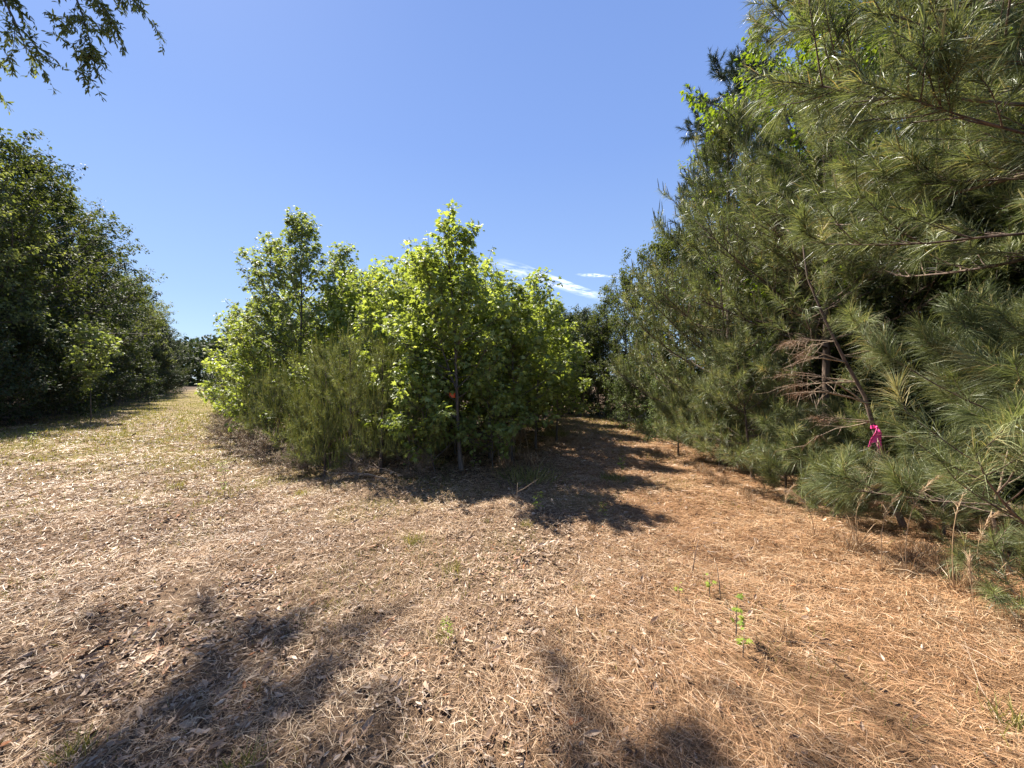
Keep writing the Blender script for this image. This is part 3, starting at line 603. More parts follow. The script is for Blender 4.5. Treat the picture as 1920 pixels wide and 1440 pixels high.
# flagging ribbons
def tape_mat(name, c):
    m = bpy.data.materials.new(name); m.use_nodes = True; n = m.node_tree; p = n.nodes['Principled BSDF']
    tc = n.nodes.new('ShaderNodeTexCoord'); v = noise_tex(n, 30, tc.outputs['Object'], 2)
    n.links.new(ramp_color(n, v, [(.3, tuple(q * .85 for q in c)), (.7, c)]), p.inputs['Base Color']); p.inputs['Roughness'].default_value = .35; return m
def strip(mb, pts, wid, side, th=.0012):
    pts = np.array(pts, float); side = unit(np.array(side, float)); k = len(pts); T = unit(np.gradient(pts, axis=0)); N = unit(np.cross(T, side))
    Wd = np.asarray(wid, float).reshape(-1, 1) * np.ones((k, 1)) * .5
    V = np.concatenate([pts - side * Wd - N * th, pts + side * Wd - N * th, pts + side * Wd + N * th, pts - side * Wd + N * th]); f = []
    for i in range(k - 1):
        for a in range(4):
            b = (a + 1) % 4; p0, p1, p2, p3 = a * k + i, b * k + i, b * k + i + 1, a * k + i + 1; f += [(p0, p1, p2), (p0, p2, p3)]
    for e in (0, k - 1): f += [(e, k + e, 2 * k + e), (e, 2 * k + e, 3 * k + e)]
    mb.add(V, f)
def loop_band(mb, r, h, kn=14, w_=.0015):
    a = np.linspace(0, 2 * np.pi, kn, endpoint=False); V = []; f = []
    for z, rr in ((-h / 2, r), (-h * .1, r + .0025), (h * .15, r + .001), (h / 2, r)): V += [(rr * math.cos(q), rr * math.sin(q), z + .004 * math.sin(2 * q)) for q in a]
    for j in range(3):
        for i in range(kn): i2 = (i + 1) % kn; f += [(j * kn + i, j * kn + i2, (j + 1) * kn + i2), (j * kn + i, (j + 1) * kn + i2, (j + 1) * kn + i)]
    mb.add(V, f)
pink = tape_mat('pink_tape', (.95, .07, .33)); orange = tape_mat('orange_tape', (.85, .13, .04))
rb = thing('ribbon', 'bright pink flagging ribbon tied round the spindly leaning pine stem', 'ribbon', (RX - .165, RY - .004, float(gz(RX, RY)) + 1.10), 0, 1.25)
m1 = MB(); loop_band(m1, .022, .03); obj('band', m1.mesh('band', [pink], True), rb)
m2 = MB(); m2.add(*(lambda t: (t[0] * np.array([.016, .014, .016]) + np.array([-.01, -.036, 0]), t[1]))((np.array([(1, 0, 0), (-1, 0, 0), (0, 1, 0), (0, -1, 0), (0, 0, 1), (0, 0, -1)], float), np.array([(0, 2, 4), (2, 1, 4), (1, 3, 4), (3, 0, 4), (2, 0, 5), (1, 2, 5), (3, 1, 5), (0, 3, 5)])))); obj('knot', m2.mesh('knot', [pink], True), rb)
for dx, L, sd_ in ((-.075, .165, (.9, .3, .25)), (.015, .185, (1, -.15, 0)), (-.03, .13, (.8, -.5, .1))):
    m3 = MB(); strip(m3, [(-.01, -.04, 0), (-.01 + dx * .35, -.058, -L * .25), (-.01 + dx * .7, -.055 + .01, -L * .6), (-.01 + dx, -.05, -L)], [.012, .03, .034, .034], sd_); obj('tail', m3.mesh('tail', [pink]), rb)
GX, GY = -.88, 6.65
rb = thing('ribbon', 'small orange red tape round the trunk of the tallest front sweetgum', 'ribbon', (GX - .155, GY + .03, 1.33))
m1 = MB(); loop_band(m1, .055, .075); obj('band', m1.mesh('band', [orange], True), rb)

# bare pale stick on the right
def bare_stick():
    r_ = np.random.default_rng(33); mb = MB(); T = np.array([(.12, 0, 0), (.03, 0, .16), (-.03, .0, .34), (-.05, .02, .55), (.02, .02, .75), (.03, .0, .95), (.05, 0, 1.05)])
    tubes(mb, T, np.array([.014, .013, .012, .011, .009, .006, .003]), 6)
    b, _ = along(T, np.array([.2, .35, .5, .6, .66, .72, .8, .9])); P = curves(b, np.array([(-1, -.2, .1), (1, -.2, .3), (-1, .1, .4), (-1, 0, .9), (1, 0, .4), (-.5, -.3, .6), (.8, 0, .8), (-.7, .2, .6)]), np.array([.3, .35, .25, .3, .4, .2, .25, .15]), 0, 5, r_, .09)
    tubes(mb, P, np.tile(np.linspace(.005, .0015, 5), (8, 1)), 4); return mb.mesh('bare_stem', [M['twig']], True)
tagm(obj('dead_sapling', bare_stick(), None, (3.98, 3.12, float(gz(3.98, 3.12)) - .02)), 'pale bare dead stem with short side twigs standing at the far right', 'stem')

# ------------------------------------------------------------------ broadleaf trees behind and beyond the right pines
limeA = broad_tree(400, 8.6, 2.5, nl=110, t0=.2, ntw=16, nleaf=16, lsize=.095, leaf='oval', mat='lime', elev=(10, 60), twl=.5, tr=.08)
plant('broadleaf_tree', 'lime green broadleaf tree glowing between the pine boughs at upper right', 'tree', limeA, 6.3, 7.9, 0, 1.05)
plant('broadleaf_tree', 'yellow green broadleaf tree deep behind the nearest big pine', 'tree', limeA, 8.6, 6.4, 2, (1, 1, 1.05))
brA = broad_tree(401, 5.8, 2.0, nl=90, t0=.03, ntw=16, nleaf=18, lsize=.085, leaf='oval', mat='broad', elev=(0, 55), twl=.45, tr=.05)
plant('broadleaf_tree', 'mid green broadleaf tree bulging over the end of the right path', 'tree', brA, 5.0, 12.4, 0, 1)
plant('broadleaf_tree', 'taller broadleaf tree with loose feathery top behind the conical pine', 'tree', brA, 6.3, 14.2, 1.2, (1.1, 1.1, 1.15))
shr = broad_tree(402, 1.7, 1.0, nl=50, t0=.02, ntw=14, nleaf=16, lsize=.055, leaf='oval', mat='shrubg', elev=(15, 75), twl=.3, tr=.012, prof=lambda q: .9 - .4 * q)
plant('broadleaf_tree', 'mid green tree filling the gap at the end of the right path', 'tree', brA, 4.7, 15.8, 3, (1, 1, .92))
plant('broadleaf_tree', 'low spreading tree closing the gap left of the loose topped one', 'tree', brA, 3.9, 17.3, 4, (.9, .9, .8))
plant('shrub', 'pale leafy shrub at the bend of the right path', 'shrub', shr, 3.75, 12.2, 0, 1)
plant('shrub', 'tangled grey green shrub right of the path in front of the broadleaf tree', 'shrub', shr, 4.4, 10.4, 2, (1.1, 1.1, .9))
plant('shrub', 'low viney shrub between the two right path shrubs', 'shrub', shr, 4.6, 11.6, 4, (1.2, 1, 1.2))
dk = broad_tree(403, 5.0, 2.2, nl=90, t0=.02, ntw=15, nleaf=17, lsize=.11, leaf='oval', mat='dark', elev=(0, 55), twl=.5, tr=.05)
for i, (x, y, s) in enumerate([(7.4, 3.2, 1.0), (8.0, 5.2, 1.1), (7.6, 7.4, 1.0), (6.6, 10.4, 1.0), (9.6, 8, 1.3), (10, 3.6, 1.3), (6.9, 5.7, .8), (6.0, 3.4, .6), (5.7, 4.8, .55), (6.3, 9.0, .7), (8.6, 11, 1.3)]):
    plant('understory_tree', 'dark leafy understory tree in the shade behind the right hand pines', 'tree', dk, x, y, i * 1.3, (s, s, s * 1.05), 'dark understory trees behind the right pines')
# end of the right path
for i, (x, y, s) in enumerate([(-1, 18, .95), (-4, 19, 1.0), (-7.5, 20, .95), (-10.5, 22, .9), (-.5, 11.5, .5), (-2.2, 12.4, .6), (-4.2, 13.2, .65), (-6.5, 15, .7), (.4, 13.4, .5), (-8.6, 17.2, .6)]):
    plant('understory_tree', 'dark leafy tree closing the view through the middle thicket', 'tree', dk, x, y, i * 1.1, (s, s, s * .8), 'dark trees inside and behind the middle thicket')
for i, (x, y, s, lab) in enumerate([(2.6, 18.5, .85, 'dark tree closing the end of the right path'), (4.4, 18, .8, 'dark tree right of the path end under the feathery tree'), (1.2, 19.5, .85, 'dark tree left of the path end behind the thicket'), (3.4, 21.5, .95, 'farthest dark tree seen over the path end')]):
    plant('broadleaf_tree', lab, 'tree', dk, x, y, i * 2.1, s)
spire = pine_tree(330, 5.9, 1.1, whorls=16, per=5, t0=.2, nsec=5, need=.2, nper=26, nw=.009, mat='needle_dark', cand='candle', ncand=.4, prof=full, elev=(20, 60), up=.4, shoot=.3, dense=.4)
plant('pine_tree', 'thin dark pine spire poking up where the thicket meets the path end', 'pine', spire, 3.1, 16.6, 0, .77)
tallp = pine_tree(331, 14.3, 2.7, whorls=16, per=6, t0=.35, nsec=10, need=.28, nper=60, nw=.014, mat='needle_dark', ncand=0, prof=lambda q: np.sin(np.pi * np.clip(q * .8 + .2, 0, 1)) ** .7, elev=(-5, 45), up=.3, shoot=.5, dense=.8, tr=.16)
plant('pine_tree', 'very tall dark clumpy pine rising behind the lime green tree', 'pine', tallp, 9.3, 15.5, 0, 1)
plant('pine_tree', 'second tall dark pine hidden mostly by the right hand boughs', 'pine', tallp, 12.5, 13.5, 2, .95)

# ------------------------------------------------------------------ left wood edge
LW = 'broadleaf trees along the left wood edge'
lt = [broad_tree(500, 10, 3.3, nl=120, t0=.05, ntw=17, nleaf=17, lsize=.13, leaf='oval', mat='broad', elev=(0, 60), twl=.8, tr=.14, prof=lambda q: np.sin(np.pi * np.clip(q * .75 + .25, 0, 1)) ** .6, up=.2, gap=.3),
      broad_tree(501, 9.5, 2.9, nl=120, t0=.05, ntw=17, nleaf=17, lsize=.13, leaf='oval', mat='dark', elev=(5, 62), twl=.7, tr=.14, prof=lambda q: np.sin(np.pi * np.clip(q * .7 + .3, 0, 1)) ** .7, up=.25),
      broad_tree(502, 9.8, 3.0, nl=120, t0=.08, ntw=17, nleaf=17, lsize=.12, leaf='oval', mat='oak', elev=(10, 50), twl=.9, tr=.13, prof=lambda q: np.sin(np.pi * np.clip(q * .8 + .2, 0, 1)) ** .55, up=.1)]
LT = [
 (-18.8, 12.6, 2, .9, 'grey green feathery topped tree at the left border of the picture'),
 (-20.3, 15.2, 0, 1.06, 'second tree from the left border, rounded sunlit crown'),
 (-23.0, 18.6, 1, 1.22, 'dark tree whose crown stands out against the sky right of the feathery ones'),
 (-25.8, 22.6, 0, 1.15, 'broad tree with layered branches halfway along the left wood edge'),
 (-29.3, 27.0, 1, 1.15, 'dark tree with a jagged side past the middle of the left wood edge'),
 (-32.0, 32.0, 2, .98, 'pale green tree farther along the left wood edge'),
 (-35.8, 37.5, 0, .9, 'smaller rounded tree near the far end of the left wood edge'),
 (-39.8, 43.5, 1, .86, 'dark tree near the end of the left wood edge'),
 (-46.4, 50.5, 1, .78, 'dark lower tree of the left wood edge near the track end'),
 (-55.0, 60, 0, .8, 'small rounded tree at the far end of the left wood edge'),
 (-64.5, 71, 1, .85, 'farthest tree of the left wood edge before the track turns'),
]
for i, (x, y, k, s, lab) in enumerate(LT): plant('broadleaf_tree', lab, 'tree', lt[k], x, y, i * 2.3, s, LW)
for i, (x, y, s) in enumerate([(-23.6, 11.5, 1.05), (-25.4, 16, 1.1), (-28, 20.5, 1.1), (-31, 25, 1.1), (-35, 31, 1.05), (-39.5, 38, 1), (-44, 46, .95), (-17.8, 9.0, .9), (-22, 7.5, 1.1), (-27, 11, 1.1)]):
    plant('broadleaf_tree', 'shaded tree standing behind the front row of the left wood edge', 'tree', lt[i % 2], x, y, i * 1.9 + 1, s, 'trees behind the front row of the left wood')
sh2 = broad_tree(503, 2.6, 1.8, nl=60, t0=.02, ntw=14, nleaf=14, lsize=.1, leaf='oval', mat='dark', elev=(10, 75), twl=.5, tr=.02, prof=lambda q: .95 - .45 * q)
for i, (x, y, s) in enumerate([(-16.2, 11.6, 1.0), (-17.6, 13.7, 1.15), (-18.9, 15.9, 1.0), (-20.6, 18.2, 1.2), (-22.3, 21, 1.0), (-24.6, 24, 1.2), (-27.4, 28, 1.1), (-30.6, 32.6, 1.2), (-35.2, 38, 1.2), (-40, 44, 1.2), (-46.5, 51, 1.3)]):
    plant('shrub', 'dark shrub at the shaded foot of the left wood edge', 'shrub', sh2, x, y, i * 2.2, s, 'dark shrubs at the foot of the left wood edge')
lone = broad_tree(504, 3.3, .8, nl=22, t0=.4, ntw=7, nleaf=8, lsize=.13, leaf='star', mat='sweetgum_dark', elev=(10, 55), twl=.4, tr=.02)
plant('sweetgum_sapling', 'single pale sweetgum sapling catching the sun against the dark left wood', 'sapling', lone, -16.0, 14.6, 0, 1)
bp = pine_tree(505, 6.5, 2.2, whorls=14, per=6, t0=.04, nsec=8, need=.25, nper=44, nw=.016, mat='needle_dark', ncand=0, prof=full, elev=(0, 50), up=.3, shoot=.4, dense=1.0)
plant('pine_tree', 'dark full pine with a brownish lower side near the far end of the left wood', 'pine', bp, -32.0, 34.5, 0, 1.05)
plant('pine_tree', 'pointed dark pine at the left end of the thicket beyond the track bend', 'pine', bp, -13.4, 19.0, 1, (.62, .62, .66))
plant('pine_tree', 'lower pine right beside the pointed one at the track bend', 'pine', bp, -16.3, 23.0, 2, (.7, .7, .55))
plant('pine_tree', 'grey green pine at the far right side of the left track', 'pine', bp, -24.8, 34, 3, (.8, .8, .6))
# far wood that reads as one mass
def far_wood():
    r_ = np.random.default_rng(9); mb = MB(); n = 60000
    x = r_.uniform(-150, 20, n); y = 95 + r_.uniform(0, 35, n) + .0 * x; h = (11 + 2.5 * nz(x, y, .16, 61) + 1.2 * nz(x, y, .5, 62)); z = h * (1 - r_.random(n) ** 2.2)
    pos = np.stack([x, y, z], -1); place(mb, OVAL[0], OVAL[1], pos, r_.normal(0, 1, (n, 3)), r_.normal(0, .6, (n, 3)) + (0, -.3, 1), r_.uniform(.6, 1.5, n), r_.random(n))
    tx = r_.uniform(-150, 20, 160); ty = r_.uniform(95, 130, 160); tubes(mb, np.stack([np.stack([tx, ty, tx * 0], -1), np.stack([tx, ty, tx * 0 + 5], -1), np.stack([tx + .2, ty, tx * 0 + 10], -1)], 1), np.tile([.25, .2, .1], (160, 1)), 5, .1)
    o = obj('far_woods', mb.mesh('far_woods', [M['dark']])); o['kind'] = 'stuff'; o['label'] = 'far dark wooded rise closing off the end of the left track'
far_wood()

# ------------------------------------------------------------------ overhanging oak at upper left (trunk stands left of the picture)
def oak():
    r_ = np.random.default_rng(77); wood = MB(); crown = MB(); bx, by = 0, 0
    T = trunk_line(r_, 13.7, (1.5, 1.9), .01, 14); tubes(wood, T, .24 * np.linspace(1, .15, 14), 10)
    # high crown
    nl = 90; t = r_.uniform(.80, 1, nl); base, _ = along(T, t); az = r_.uniform(0, 6.28, nl); el = np.radians(r_.uniform(-5, 50, nl))
    D = np.stack([np.cos(az) * np.cos(el), np.sin(az) * np.cos(el), np.sin(el)], -1); L = 4.7 * r_.uniform(.6, 1.05, nl) * (1 - .42 * np.maximum(np.cos(az), 0)); P = curves(base, D, L, .05, 7, r_, .05)
    tubes(wood, P, np.tile(np.linspace(.05, .01, 7), (nl, 1)), 5)
    idx = np.repeat(np.arange(nl), 26); s = r_.uniform(.2, 1, len(idx)); b, tt = on_curves(P, idx, s); D2 = unit(tt * .6 + r_.normal(0, .7, b.shape)); P2 = curves(b, D2, r_.uniform(.5, 1.3, len(idx)), -.2, 5, r_, .07)
    tubes(wood, P2, np.tile(np.linspace(.008, .002, 5), (len(idx), 1)), 3)
    def leaves(Q, per, size, lo=.1):
        i = np.repeat(np.arange(len(Q)), per); c, t_ = on_curves(Q, i, r_.uniform(lo, 1, len(i))); n = len(c)
        ax = unit(t_ * .55 + r_.normal(0, .55, (n, 3)) + (0, 0, -.35)); place(crown, LANCE[0], LANCE[1], c, ax, r_.normal(0, .6, (n, 3)) + (0, 0, 1), size * r_.uniform(.6, 1.15, n), np.clip(r_.beta(2, 2.3, n), 0, 1))
    leaves(P2, 26, .18)
    # drooping boughs, given in world coordinates relative to the base
    B0 = np.array([OX, OY, 0])
    boughs = [[(-7, 2.8, 7.3), (-5.2, 3.3, 6.9), (-4.1, 3.55, 6.0), (-3.5, 3.65, 5.2), (-3.25, 3.6, 4.75)],
              [(-7, 3.0, 7.6), (-5.4, 3.7, 7.3), (-4.4, 3.9, 6.3), (-3.85, 3.9, 5.3), (-3.65, 3.85, 4.6)],
              [(-7, 2.8, 7.0), (-5.5, 3.2, 6.4), (-4.7, 3.5, 5.7), (-4.2, 3.6, 5.0), (-4.0, 3.6, 4.45)],
              [(-7, 3.2, 7.0), (-5.9, 3.7, 6.2), (-5.2, 3.85, 5.6), (-4.9, 3.85, 4.9), (-4.75, 3.8, 4.5)],
              [(-7, 2.6, 7.6), (-4.9, 3.0, 7.2), (-3.8, 3.4, 6.3), (-3.2, 3.5, 5.6), (-2.95, 3.5, 5.05)],
              [(-7, 3.2, 7.6), (-5.2, 4.0, 7.6), (-4.3, 4.3, 7.0), (-3.9, 4.4, 6.2), (-3.75, 4.35, 5.5)]]
    boughs = [[(a_ - .5, b_, c_ + .22) for a_, b_, c_ in q] for q in boughs]
    BZ = []
    for q, bo in enumerate(boughs):
        bo = np.array(bo) - B0; s = np.linspace(0, 1, 15); P = np.stack([np.interp(s, np.linspace(0, 1, 5), bo[:, j]) for j in range(3)], -1)
        P[2:-2] = (P[:-4] + P[1:-3] + P[2:-2] + P[3:-1] + P[4:]) / 5; st = along(T, np.array([.48 + .03 * q]))[0]; P = np.concatenate([st, st * .5 + P[:1] * .5 + (0, 0, .2), P]); BZ.append(P)
    BZ = np.array(BZ); tubes(wood, BZ, np.tile(np.linspace(.035, .003, 17), (len(BZ), 1)), 6)
    k = 22; idx = np.repeat(np.arange(len(BZ)), k); s = r_.uniform(.45, .98, len(idx)); b, tt = on_curves(BZ, idx, s); D2 = unit(tt * .7 + r_.normal(0, .55, b.shape) + (.15, 0, -.25)); P2 = curves(b, D2, r_.uniform(.25, .6, len(idx)) * (1.15 - .6 * s), -.25, 6, r_, .05)
    tubes(wood, P2, np.tile(np.linspace(.0035, .0012, 6), (len(idx), 1)), 3)
    i3 = np.repeat(np.arange(len(P2)), 6); s = r_.uniform(.15, 1, len(i3)); b, tt = on_curves(P2, i3, s); P3 = curves(b, unit(tt * .7 + r_.normal(0, .5, b.shape) + (0, 0, -.2)), r_.uniform(.06, .2, len(i3)), -.2, 4, r_, .05)
    tubes(wood, P3, np.tile(np.linspace(.0015, .0008, 4), (len(i3), 1)), 3)
    leaves(P2, 18, .06); leaves(P3, 11, .06, .3)
    return wood.mesh('trunk', [M['bark']], True), crown.mesh('crown', [M['oak']])
OX, OY = -9.2, 3.5
plant('oak_tree', 'willow oak whose narrow leaved twigs hang into the upper left corner', 'tree', oak(), OX, OY, 0, 1)
oh = oak

# ------------------------------------------------------------------ small plants, stalks, sticks
rng = np.random.default_rng(44)
def stalk_mesh(seed, h, bend, head=True):
    r_ = np.random.default_rng(seed); mb = MB(); k = 12; s = np.linspace(0, 1, k); z = h * np.sin(s * (1.15 + .55 * bend)) / 1.0; x = bend * h * s ** 2.2
    P = np.stack([x, .03 * np.sin(s * 3), z], -1); tubes(mb, P, np.linspace(.0032, .0012, k), 4, .6)
    if head:
        n = 150; c, t = along(P, r_.uniform(.45, 1, n)); ribbons(mb, c, t + r_.normal(0, .28, (n, 3)), r_.uniform(.03, .11, n), np.full(n, .0028), r_.uniform(.45, 1, n), 0, .25, 2, rng=r_)
    n = 26; ribbons(mb, np.zeros((n, 3)) + r_.normal(0, .012, (n, 3)) * (1, 1, 0), np.stack([r_.normal(0, .4, n), r_.normal(0, .4, n), np.ones(n)], -1), r_.uniform(.15, .4, n), np.full(n, .004), r_.uniform(.3, .9, n), 0, .4, 3, rng=r_)
    return mb.mesh('dry_stalk', [M['straw']])
stk = [stalk_mesh(1, .62, .35), stalk_mesh(2, .75, .55), stalk_mesh(3, .5, .15), stalk_mesh(4, .42, .5)]
for i, (x, y, k, rz, s, lab) in enumerate([
  (3.1, 3.2, 0, .1, .95, 'straw coloured upright stalk with a frayed tip in front of the ribbon stem'),
  (3.3, 3.65, 3, .3, 1.2, 'short arching straw stalk beside the foot of the ribbon stem'),
  (3.2, 3.1, 1, .1, 1.0, 'arching plume of dry broomsedge right of the upright stalk'),
  (3.3, 2.85, 1, .3, 1.05, 'tallest arching dry broomsedge plume at the right edge'),
  (3.5, 2.85, 3, .2, 1.3, 'curved dry grass plume beside the pale bare stem'),
  (3.0, 3.8, 3, 2.6, 1.0, 'dry grass stalk leaning left in front of the small pines'),
  (2.85, 4.0, 0, .4, .7, 'thin arching straw stalk at the edge of the pine straw'),
  (3.05, 2.5, 2, 1.2, .8, 'short dry tuft with stalks near the right border'),
  ]):
    o = obj('dry_stalk', stk[k], None, (x, y, float(gz(x, y)) - .01)); o.rotation_euler = (0, 0, rz); o.scale = (s * 1.15, s * 1.15, s * 1.15); tagm(o, lab, 'dry grass', 'dry broomsedge stalks on the right')
def tuft_mesh(seed, n, h, sp, mat, w_=.0035):
    r_ = np.random.default_rng(seed); mb = MB(); p = r_.normal(0, sp, (n, 3)) * (1, 1, 0); ribbons(mb, p, np.stack([r_.normal(0, .35, n), r_.normal(0, .35, n), np.ones(n)], -1) + p * 2, r_.uniform(.4, 1.1, n) * h, np.full(n, w_), r_.random(n), 0, .3, 3, rng=r_)
    return mb.mesh('grass_tuft', [M[mat]])
tg = tuft_mesh(1, 110, .13, .045, 'grass'); td = tuft_mesh(2, 110, .17, .03, 'straw'); tl = tuft_mesh(3, 380, .2, .13, 'grass', .005)
for (x, y, m, s, lab) in [
  (1.62, 6.15, tl, 1.0, 'bright green grass clump in the shade patch of the right path'),
  (-.95, 3.7, tg, 1.3, 'small green tuft in the litter below the thicket shade'), (-.5, 3.2, tg, 1.1, 'faint green tuft among dry straw in the middle'),
  (.35, 1.95, td, .9, 'brown dry tuft with a dark hollow in the foreground shade edge'), (.85, 4.05, td, 1.0, 'orange dry tuft just below the thicket shadow'),
  (1.15, 3.55, td, .8, 'dry tuft on the path right of the thicket shadow'), (2.35, 1.75, tg, 1.5, 'green spiky tuft in the pine straw at lower right'),
  (-.42, 2.35, tg, .9, 'thin green blades beside the foreground shade'), (-2.9, 5.3, tg, 1.3, 'pale green tuft in front of the young pines'),
  (-4.9, 5.6, tg, 1.5, 'green tuft on the open ground left of the young pines'), (-1.1, 1.55, tg, 1.2, 'green tuft inside the foreground shade'), (-1.9, 1.65, tg, 1.1, 'green blades in the shade at lower left'),
  (.25, 1.45, td, .8, 'brown dead tuft at the bottom middle'), (1.7, 2.35, td, .8, 'dry brown tuft in the right foreground straw'), (.15, 4.2, tg, 1.0, 'green sprig tuft at the near edge of the thicket shadow')]:
    o = obj('grass_tuft', m, None, (x, y, float(gz(x, y)) - .005)); o.rotation_euler = (0, 0, x * 7); o.scale = (s, s, s); tagm(o, lab, 'grass tuft', 'grass tufts in the clearing')
for i in range(46):
    y = rng.uniform(2.0, 9); x = 3.55 - .12 * max(0, y - 5) * 0 + rng.normal(-.15, .22)
    o = obj('grass_tuft', td, None, (x, y, float(gz(x, y)) - .005)); o.rotation_euler = (0, 0, i); s = rng.uniform(.5, 1.5); o.scale = (s, s, s * rng.uniform(.7, 1.3))
    tagm(o, 'dry orange brown tuft in the pine straw along the foot of the right hand pines', 'grass tuft', 'dry tufts along the foot of the right pines')
for i in range(44):
    d_ = rng.uniform(2.2, 9); a_ = rng.uniform(-.85, .45); x, y = d_ * math.sin(a_), d_ * math.cos(a_)
    if thick(np.array(x), np.array(y)) > -.2: continue
    o = obj('grass_tuft', tg, None, (x, y, float(gz(x, y)) - .012)); o.rotation_euler = (0, 0, i * 2); s = rng.uniform(.3, 1.1); o.scale = (s * 1.4, s * 1.4, s * .7)
    tagm(o, 'low sparse green tuft half buried in the open clearing litter', 'grass tuft', 'low green tufts scattered in the open litter')
for i in range(40):
    x, y = rng.uniform(-6.5, 1.6), rng.uniform(6, 11)
    if thick(np.array(x), np.array(y)) < -.35: continue
    o = obj('grass_tuft', [td, tl, td][i % 3], None, (x, y, float(gz(x, y)) - .005)); o.rotation_euler = (0, 0, i); s = rng.uniform(1.2, 2.4); o.scale = (s, s, s)
    tagm(o, 'ragged dry or green tuft in the shade between the thicket stems', 'grass tuft', 'ragged tufts under the thicket')
def seedling_mesh(seed, h, n, leaf=STAR, size=.05, mat='weed'):
    r_ = np.random.default_rng(seed); st = MB(); lf = MB(); T = trunk_line(r_, h, (r_.normal(0, .04), 0), .03, 6); tubes(st, T, np.linspace(.004, .0015, 6), 4)
    c, t = along(T, r_.uniform(.35, 1, n)); o_ = unit(np.stack([r_.normal(0, 1, n), r_.normal(0, 1, n), r_.uniform(0, .6, n)], -1)); place(lf, leaf[0], leaf[1], c + o_ * size * .4, o_ + (0, 0, -.2), r_.normal(0, .3, (n, 3)) + (0, 0, 1), size * r_.uniform(.6, 1.1, n), r_.random(n))
    return st.mesh('stem', [M['bark']], True), lf.mesh('leaf', [M[mat]])
sdm = [seedling_mesh(1, .24, 11), seedling_mesh(2, .15, 7, size=.04), seedling_mesh(3, .4, 40, LANCE, .07), seedling_mesh(4, .3, 24, OVAL, .05)]
for (x, y, k, s, lab) in [
  (1.36, 2.32, 0, 1.0, 'tiny sweetgum seedling with lime leaves in the right foreground'), (1.32, 2.18, 1, 1.0, 'smallest lime seedling just below another'), (1.42, 2.75, 1, 1.0, 'tiny green seedling beside a burnt black stick'),
  (1.2, 2.75, 1, .8, 'yellowish seedling sprout left of the black stick'), (1.78, 6.3, 3, 1.2, 'pale yellow green weed standing beside the green clump on the path'), (.3, 4.35, 2, .8, 'leafy weed at the edge of the thicket shadow'),
  (3.75, 4.55, 3, .8, 'small bright leaved sprout under the ribbon stem'), (-4.4, 5.9, 2, .9, 'slender weed on the open ground left of the pines'), (-3.9, 5.2, 3, .7, 'little yellow weed on the litter left of the pines'),
  (-11.5, 9.2, 3, 1.2, 'small pale weed at the edge of the left wood shade'), (-.38, 2.3, 2, .45, 'small green sprig beside the shade in the foreground'), (1.0, 4.3, 2, .6, 'green sprig at the tip of the thicket shadow')]:
    o = thing('seedling', lab, 'seedling', (x, y, float(gz(x, y)) - .005), x * 5, s, 'seedlings and weeds in the clearing'); obj('stem', sdm[k][0], o); obj('foliage', sdm[k][1], o)
def stick_mesh(pts, r0, side=0, seed=1, mat='twig'):
    r_ = np.random.default_rng(seed); mb = MB(); P = np.array(pts, float); tubes(mb, P, np.linspace(r0, r0 * .35, len(P)), 6)
    if side: b, t = along(P, r_.uniform(.2, .95, side)); tubes(mb, curves(b, t + r_.normal(0, .6, (side, 3)), r_.uniform(.1, .35, side), .05, 4, r_, .1), r0 * np.tile([.5, .4, .3, .15], (side, 1)), 4)
    return mb.mesh('stick', [M[mat]], True)
for (nm, x, y, m, lab) in [
  ('standing_stick', 1.5, 2.75, stick_mesh([(0, 0, 0), (-.01, 0, .12), (-.03, 0, .25)], .004, 0, 1, 'bark'), 'short burnt black stick standing in the right foreground'),
  ('standing_stick', 1.46, 3.1, stick_mesh([(0, 0, 0), (.02, 0, .13), (.05, 0, .28)], .005, 0, 2, 'pinebark'), 'reddish brown standing stick farther out on the right'),
  ('standing_stick', .05, 4.15, stick_mesh([(0, 0, 0), (0, .0, .25), (.01, 0, .5)], .004, 3, 3, 'twig'), 'thin tall dead weed stalk in front of the thicket shadow'),
  ('standing_stick', .04, 1.42, stick_mesh([(0, 0, 0), (.0, .0, .1), (.005, 0, .19)], .006, 0, 4, 'pinebark'), 'stubby brown stick standing at the bottom middle'),
  ('fallen_branch', -1.95, 5.95, stick_mesh([(0, 0, .03), (-.3, .05, .1), (-.6, .0, .13), (-.95, .1, .08)], .01, 12, 5), 'pale fallen branch with many twigs below the young pines'),
  ('fallen_branch', -1.75, 6.15, stick_mesh([(0, 0, .03), (-.25, -.1, .16), (-.5, -.1, .2), (-.75, -.2, .1)], .008, 10, 6), 'thin forked fallen branch resting behind the pale one'),
  ('fallen_branch', 1.9, 2.3, stick_mesh([(0, 0, .02), (-.25, .01, .025), (-.55, .02, .02), (-.85, .05, .02)], .004, 2, 7, 'pinebark'), 'long thin reddish twig lying in the right foreground'),
  ('fallen_branch', -3.3, 4.1, stick_mesh([(0, 0, .02), (-.1, .12, .04), (-.2, .2, .03)], .008, 1, 8), 'short pale twig on the litter in the left middle'),
  ('fallen_branch', 2.25, 1.75, stick_mesh([(0, 0, .02), (.12, .18, .06), (.3, .4, .14)], .003, 2, 9), 'slanting straw coloured twig in the lower right pine straw')]:
    tagm(obj(nm, m, None, (x, y, float(gz(x, y)))), lab, 'stick' if nm[0] == 's' else 'branch')

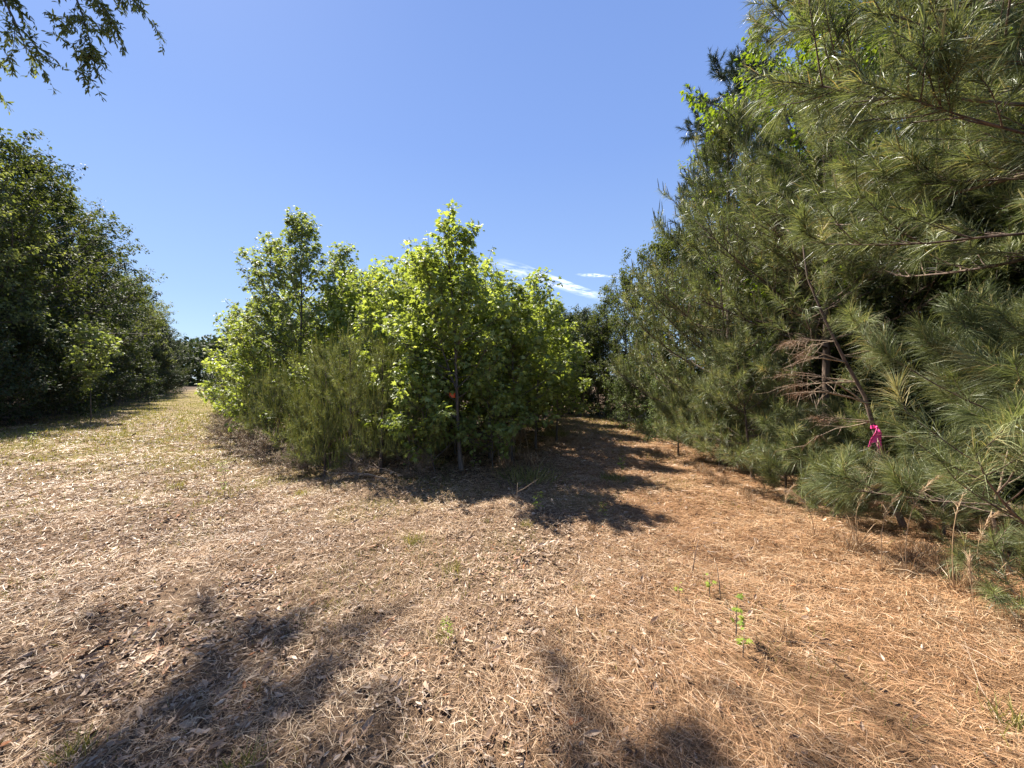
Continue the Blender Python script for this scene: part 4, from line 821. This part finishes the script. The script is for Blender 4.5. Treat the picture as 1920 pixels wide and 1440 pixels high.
# ------------------------------------------------------------------ thin cirrus high beyond the trees
def cloud_mat():
    m = bpy.data.materials.new('cirrus'); m.use_nodes = True; n = m.node_tree; n.nodes.clear(); o = n.nodes.new('ShaderNodeOutputMaterial')
    tc = n.nodes.new('ShaderNodeTexCoord'); mp = n.nodes.new('ShaderNodeMapping'); mp.inputs['Scale'].default_value = (5, 1.6, 1); n.links.new(tc.outputs['Generated'], mp.inputs[0])
    no = noise_tex(n, 2.2, mp.outputs[0], 7, .62); sp = n.nodes.new('ShaderNodeSeparateXYZ'); n.links.new(tc.outputs['Generated'], sp.inputs[0])
    def math_(op, a, b=None):
        q = n.nodes.new('ShaderNodeMath'); q.operation = op
        for i, v in enumerate((a, b)):
            if v is None: continue
            if isinstance(v, (int, float)): q.inputs[i].default_value = v
            else: n.links.new(v, q.inputs[i])
        return q.outputs[0]
    def bump(v): return math_('MULTIPLY', math_('MULTIPLY', v, math_('SUBTRACT', 1.0, v)), 4.0)
    e = math_('MULTIPLY', math_('POWER', bump(sp.outputs[0]), .8), math_('POWER', bump(sp.outputs[1]), 1.6))
    r = n.nodes.new('ShaderNodeMapRange'); r.inputs[1].default_value = .38; r.inputs[2].default_value = .75; n.links.new(no, r.inputs[0])
    a = math_('MULTIPLY', math_('MULTIPLY', e, r.outputs[0]), .5)
    t = n.nodes.new('ShaderNodeBsdfTransparent'); d = n.nodes.new('ShaderNodeBsdfTranslucent'); d.inputs[0].default_value = (.95, .95, .95, 1); x = n.nodes.new('ShaderNodeMixShader')
    n.links.new(a, x.inputs[0]); n.links.new(t.outputs[0], x.inputs[1]); n.links.new(d.outputs[0], x.inputs[2]); n.links.new(x.outputs[0], o.inputs[0]); return m
CM = cloud_mat()
def cirrus(ax, ay, bx, by, z, wid, lab):
    a = np.array([ax, ay]); b = np.array([bx, by]); t = np.linspace(0, 1, 25); ux = b - a; L = np.linalg.norm(ux); ux = ux / L; uy = np.array([-ux[1], ux[0]])
    mb = MB(); V = []; vs = np.linspace(-.5, .5, 7)
    for q in t:
        for v in vs: V.append((q * L, (v + .25 * math.sin(q * 3)) * wid, 12 * math.sin(q * 9 + v * 4)))
    f = []
    for i in range(24):
        for j in range(6): p = i * 7 + j; f += [(p, p + 7, p + 8), (p, p + 8, p + 1)]
    mb.add(V, f); o = obj('cirrus_cloud', mb.mesh('cirrus_cloud', [CM], True), None, (ax, ay, z)); o.rotation_euler = (0, 0, math.atan2(ux[1], ux[0])); tagm(o, lab, 'cloud', 'thin cirrus wisps low in the sky'); return o
Zc = 2400.0
cirrus(-373, 7690, 3060, 11613, Zc, 700, 'longest white cirrus streak slanting down to the right above the thicket')
cirrus(1455, 8739, 2549, 8966, Zc, 260, 'faint short cirrus wisp beside the pine boughs')
cirrus(-439, 10551, 1166, 9888, Zc, 300, 'faint cirrus wisp low over the sweetgum tops')
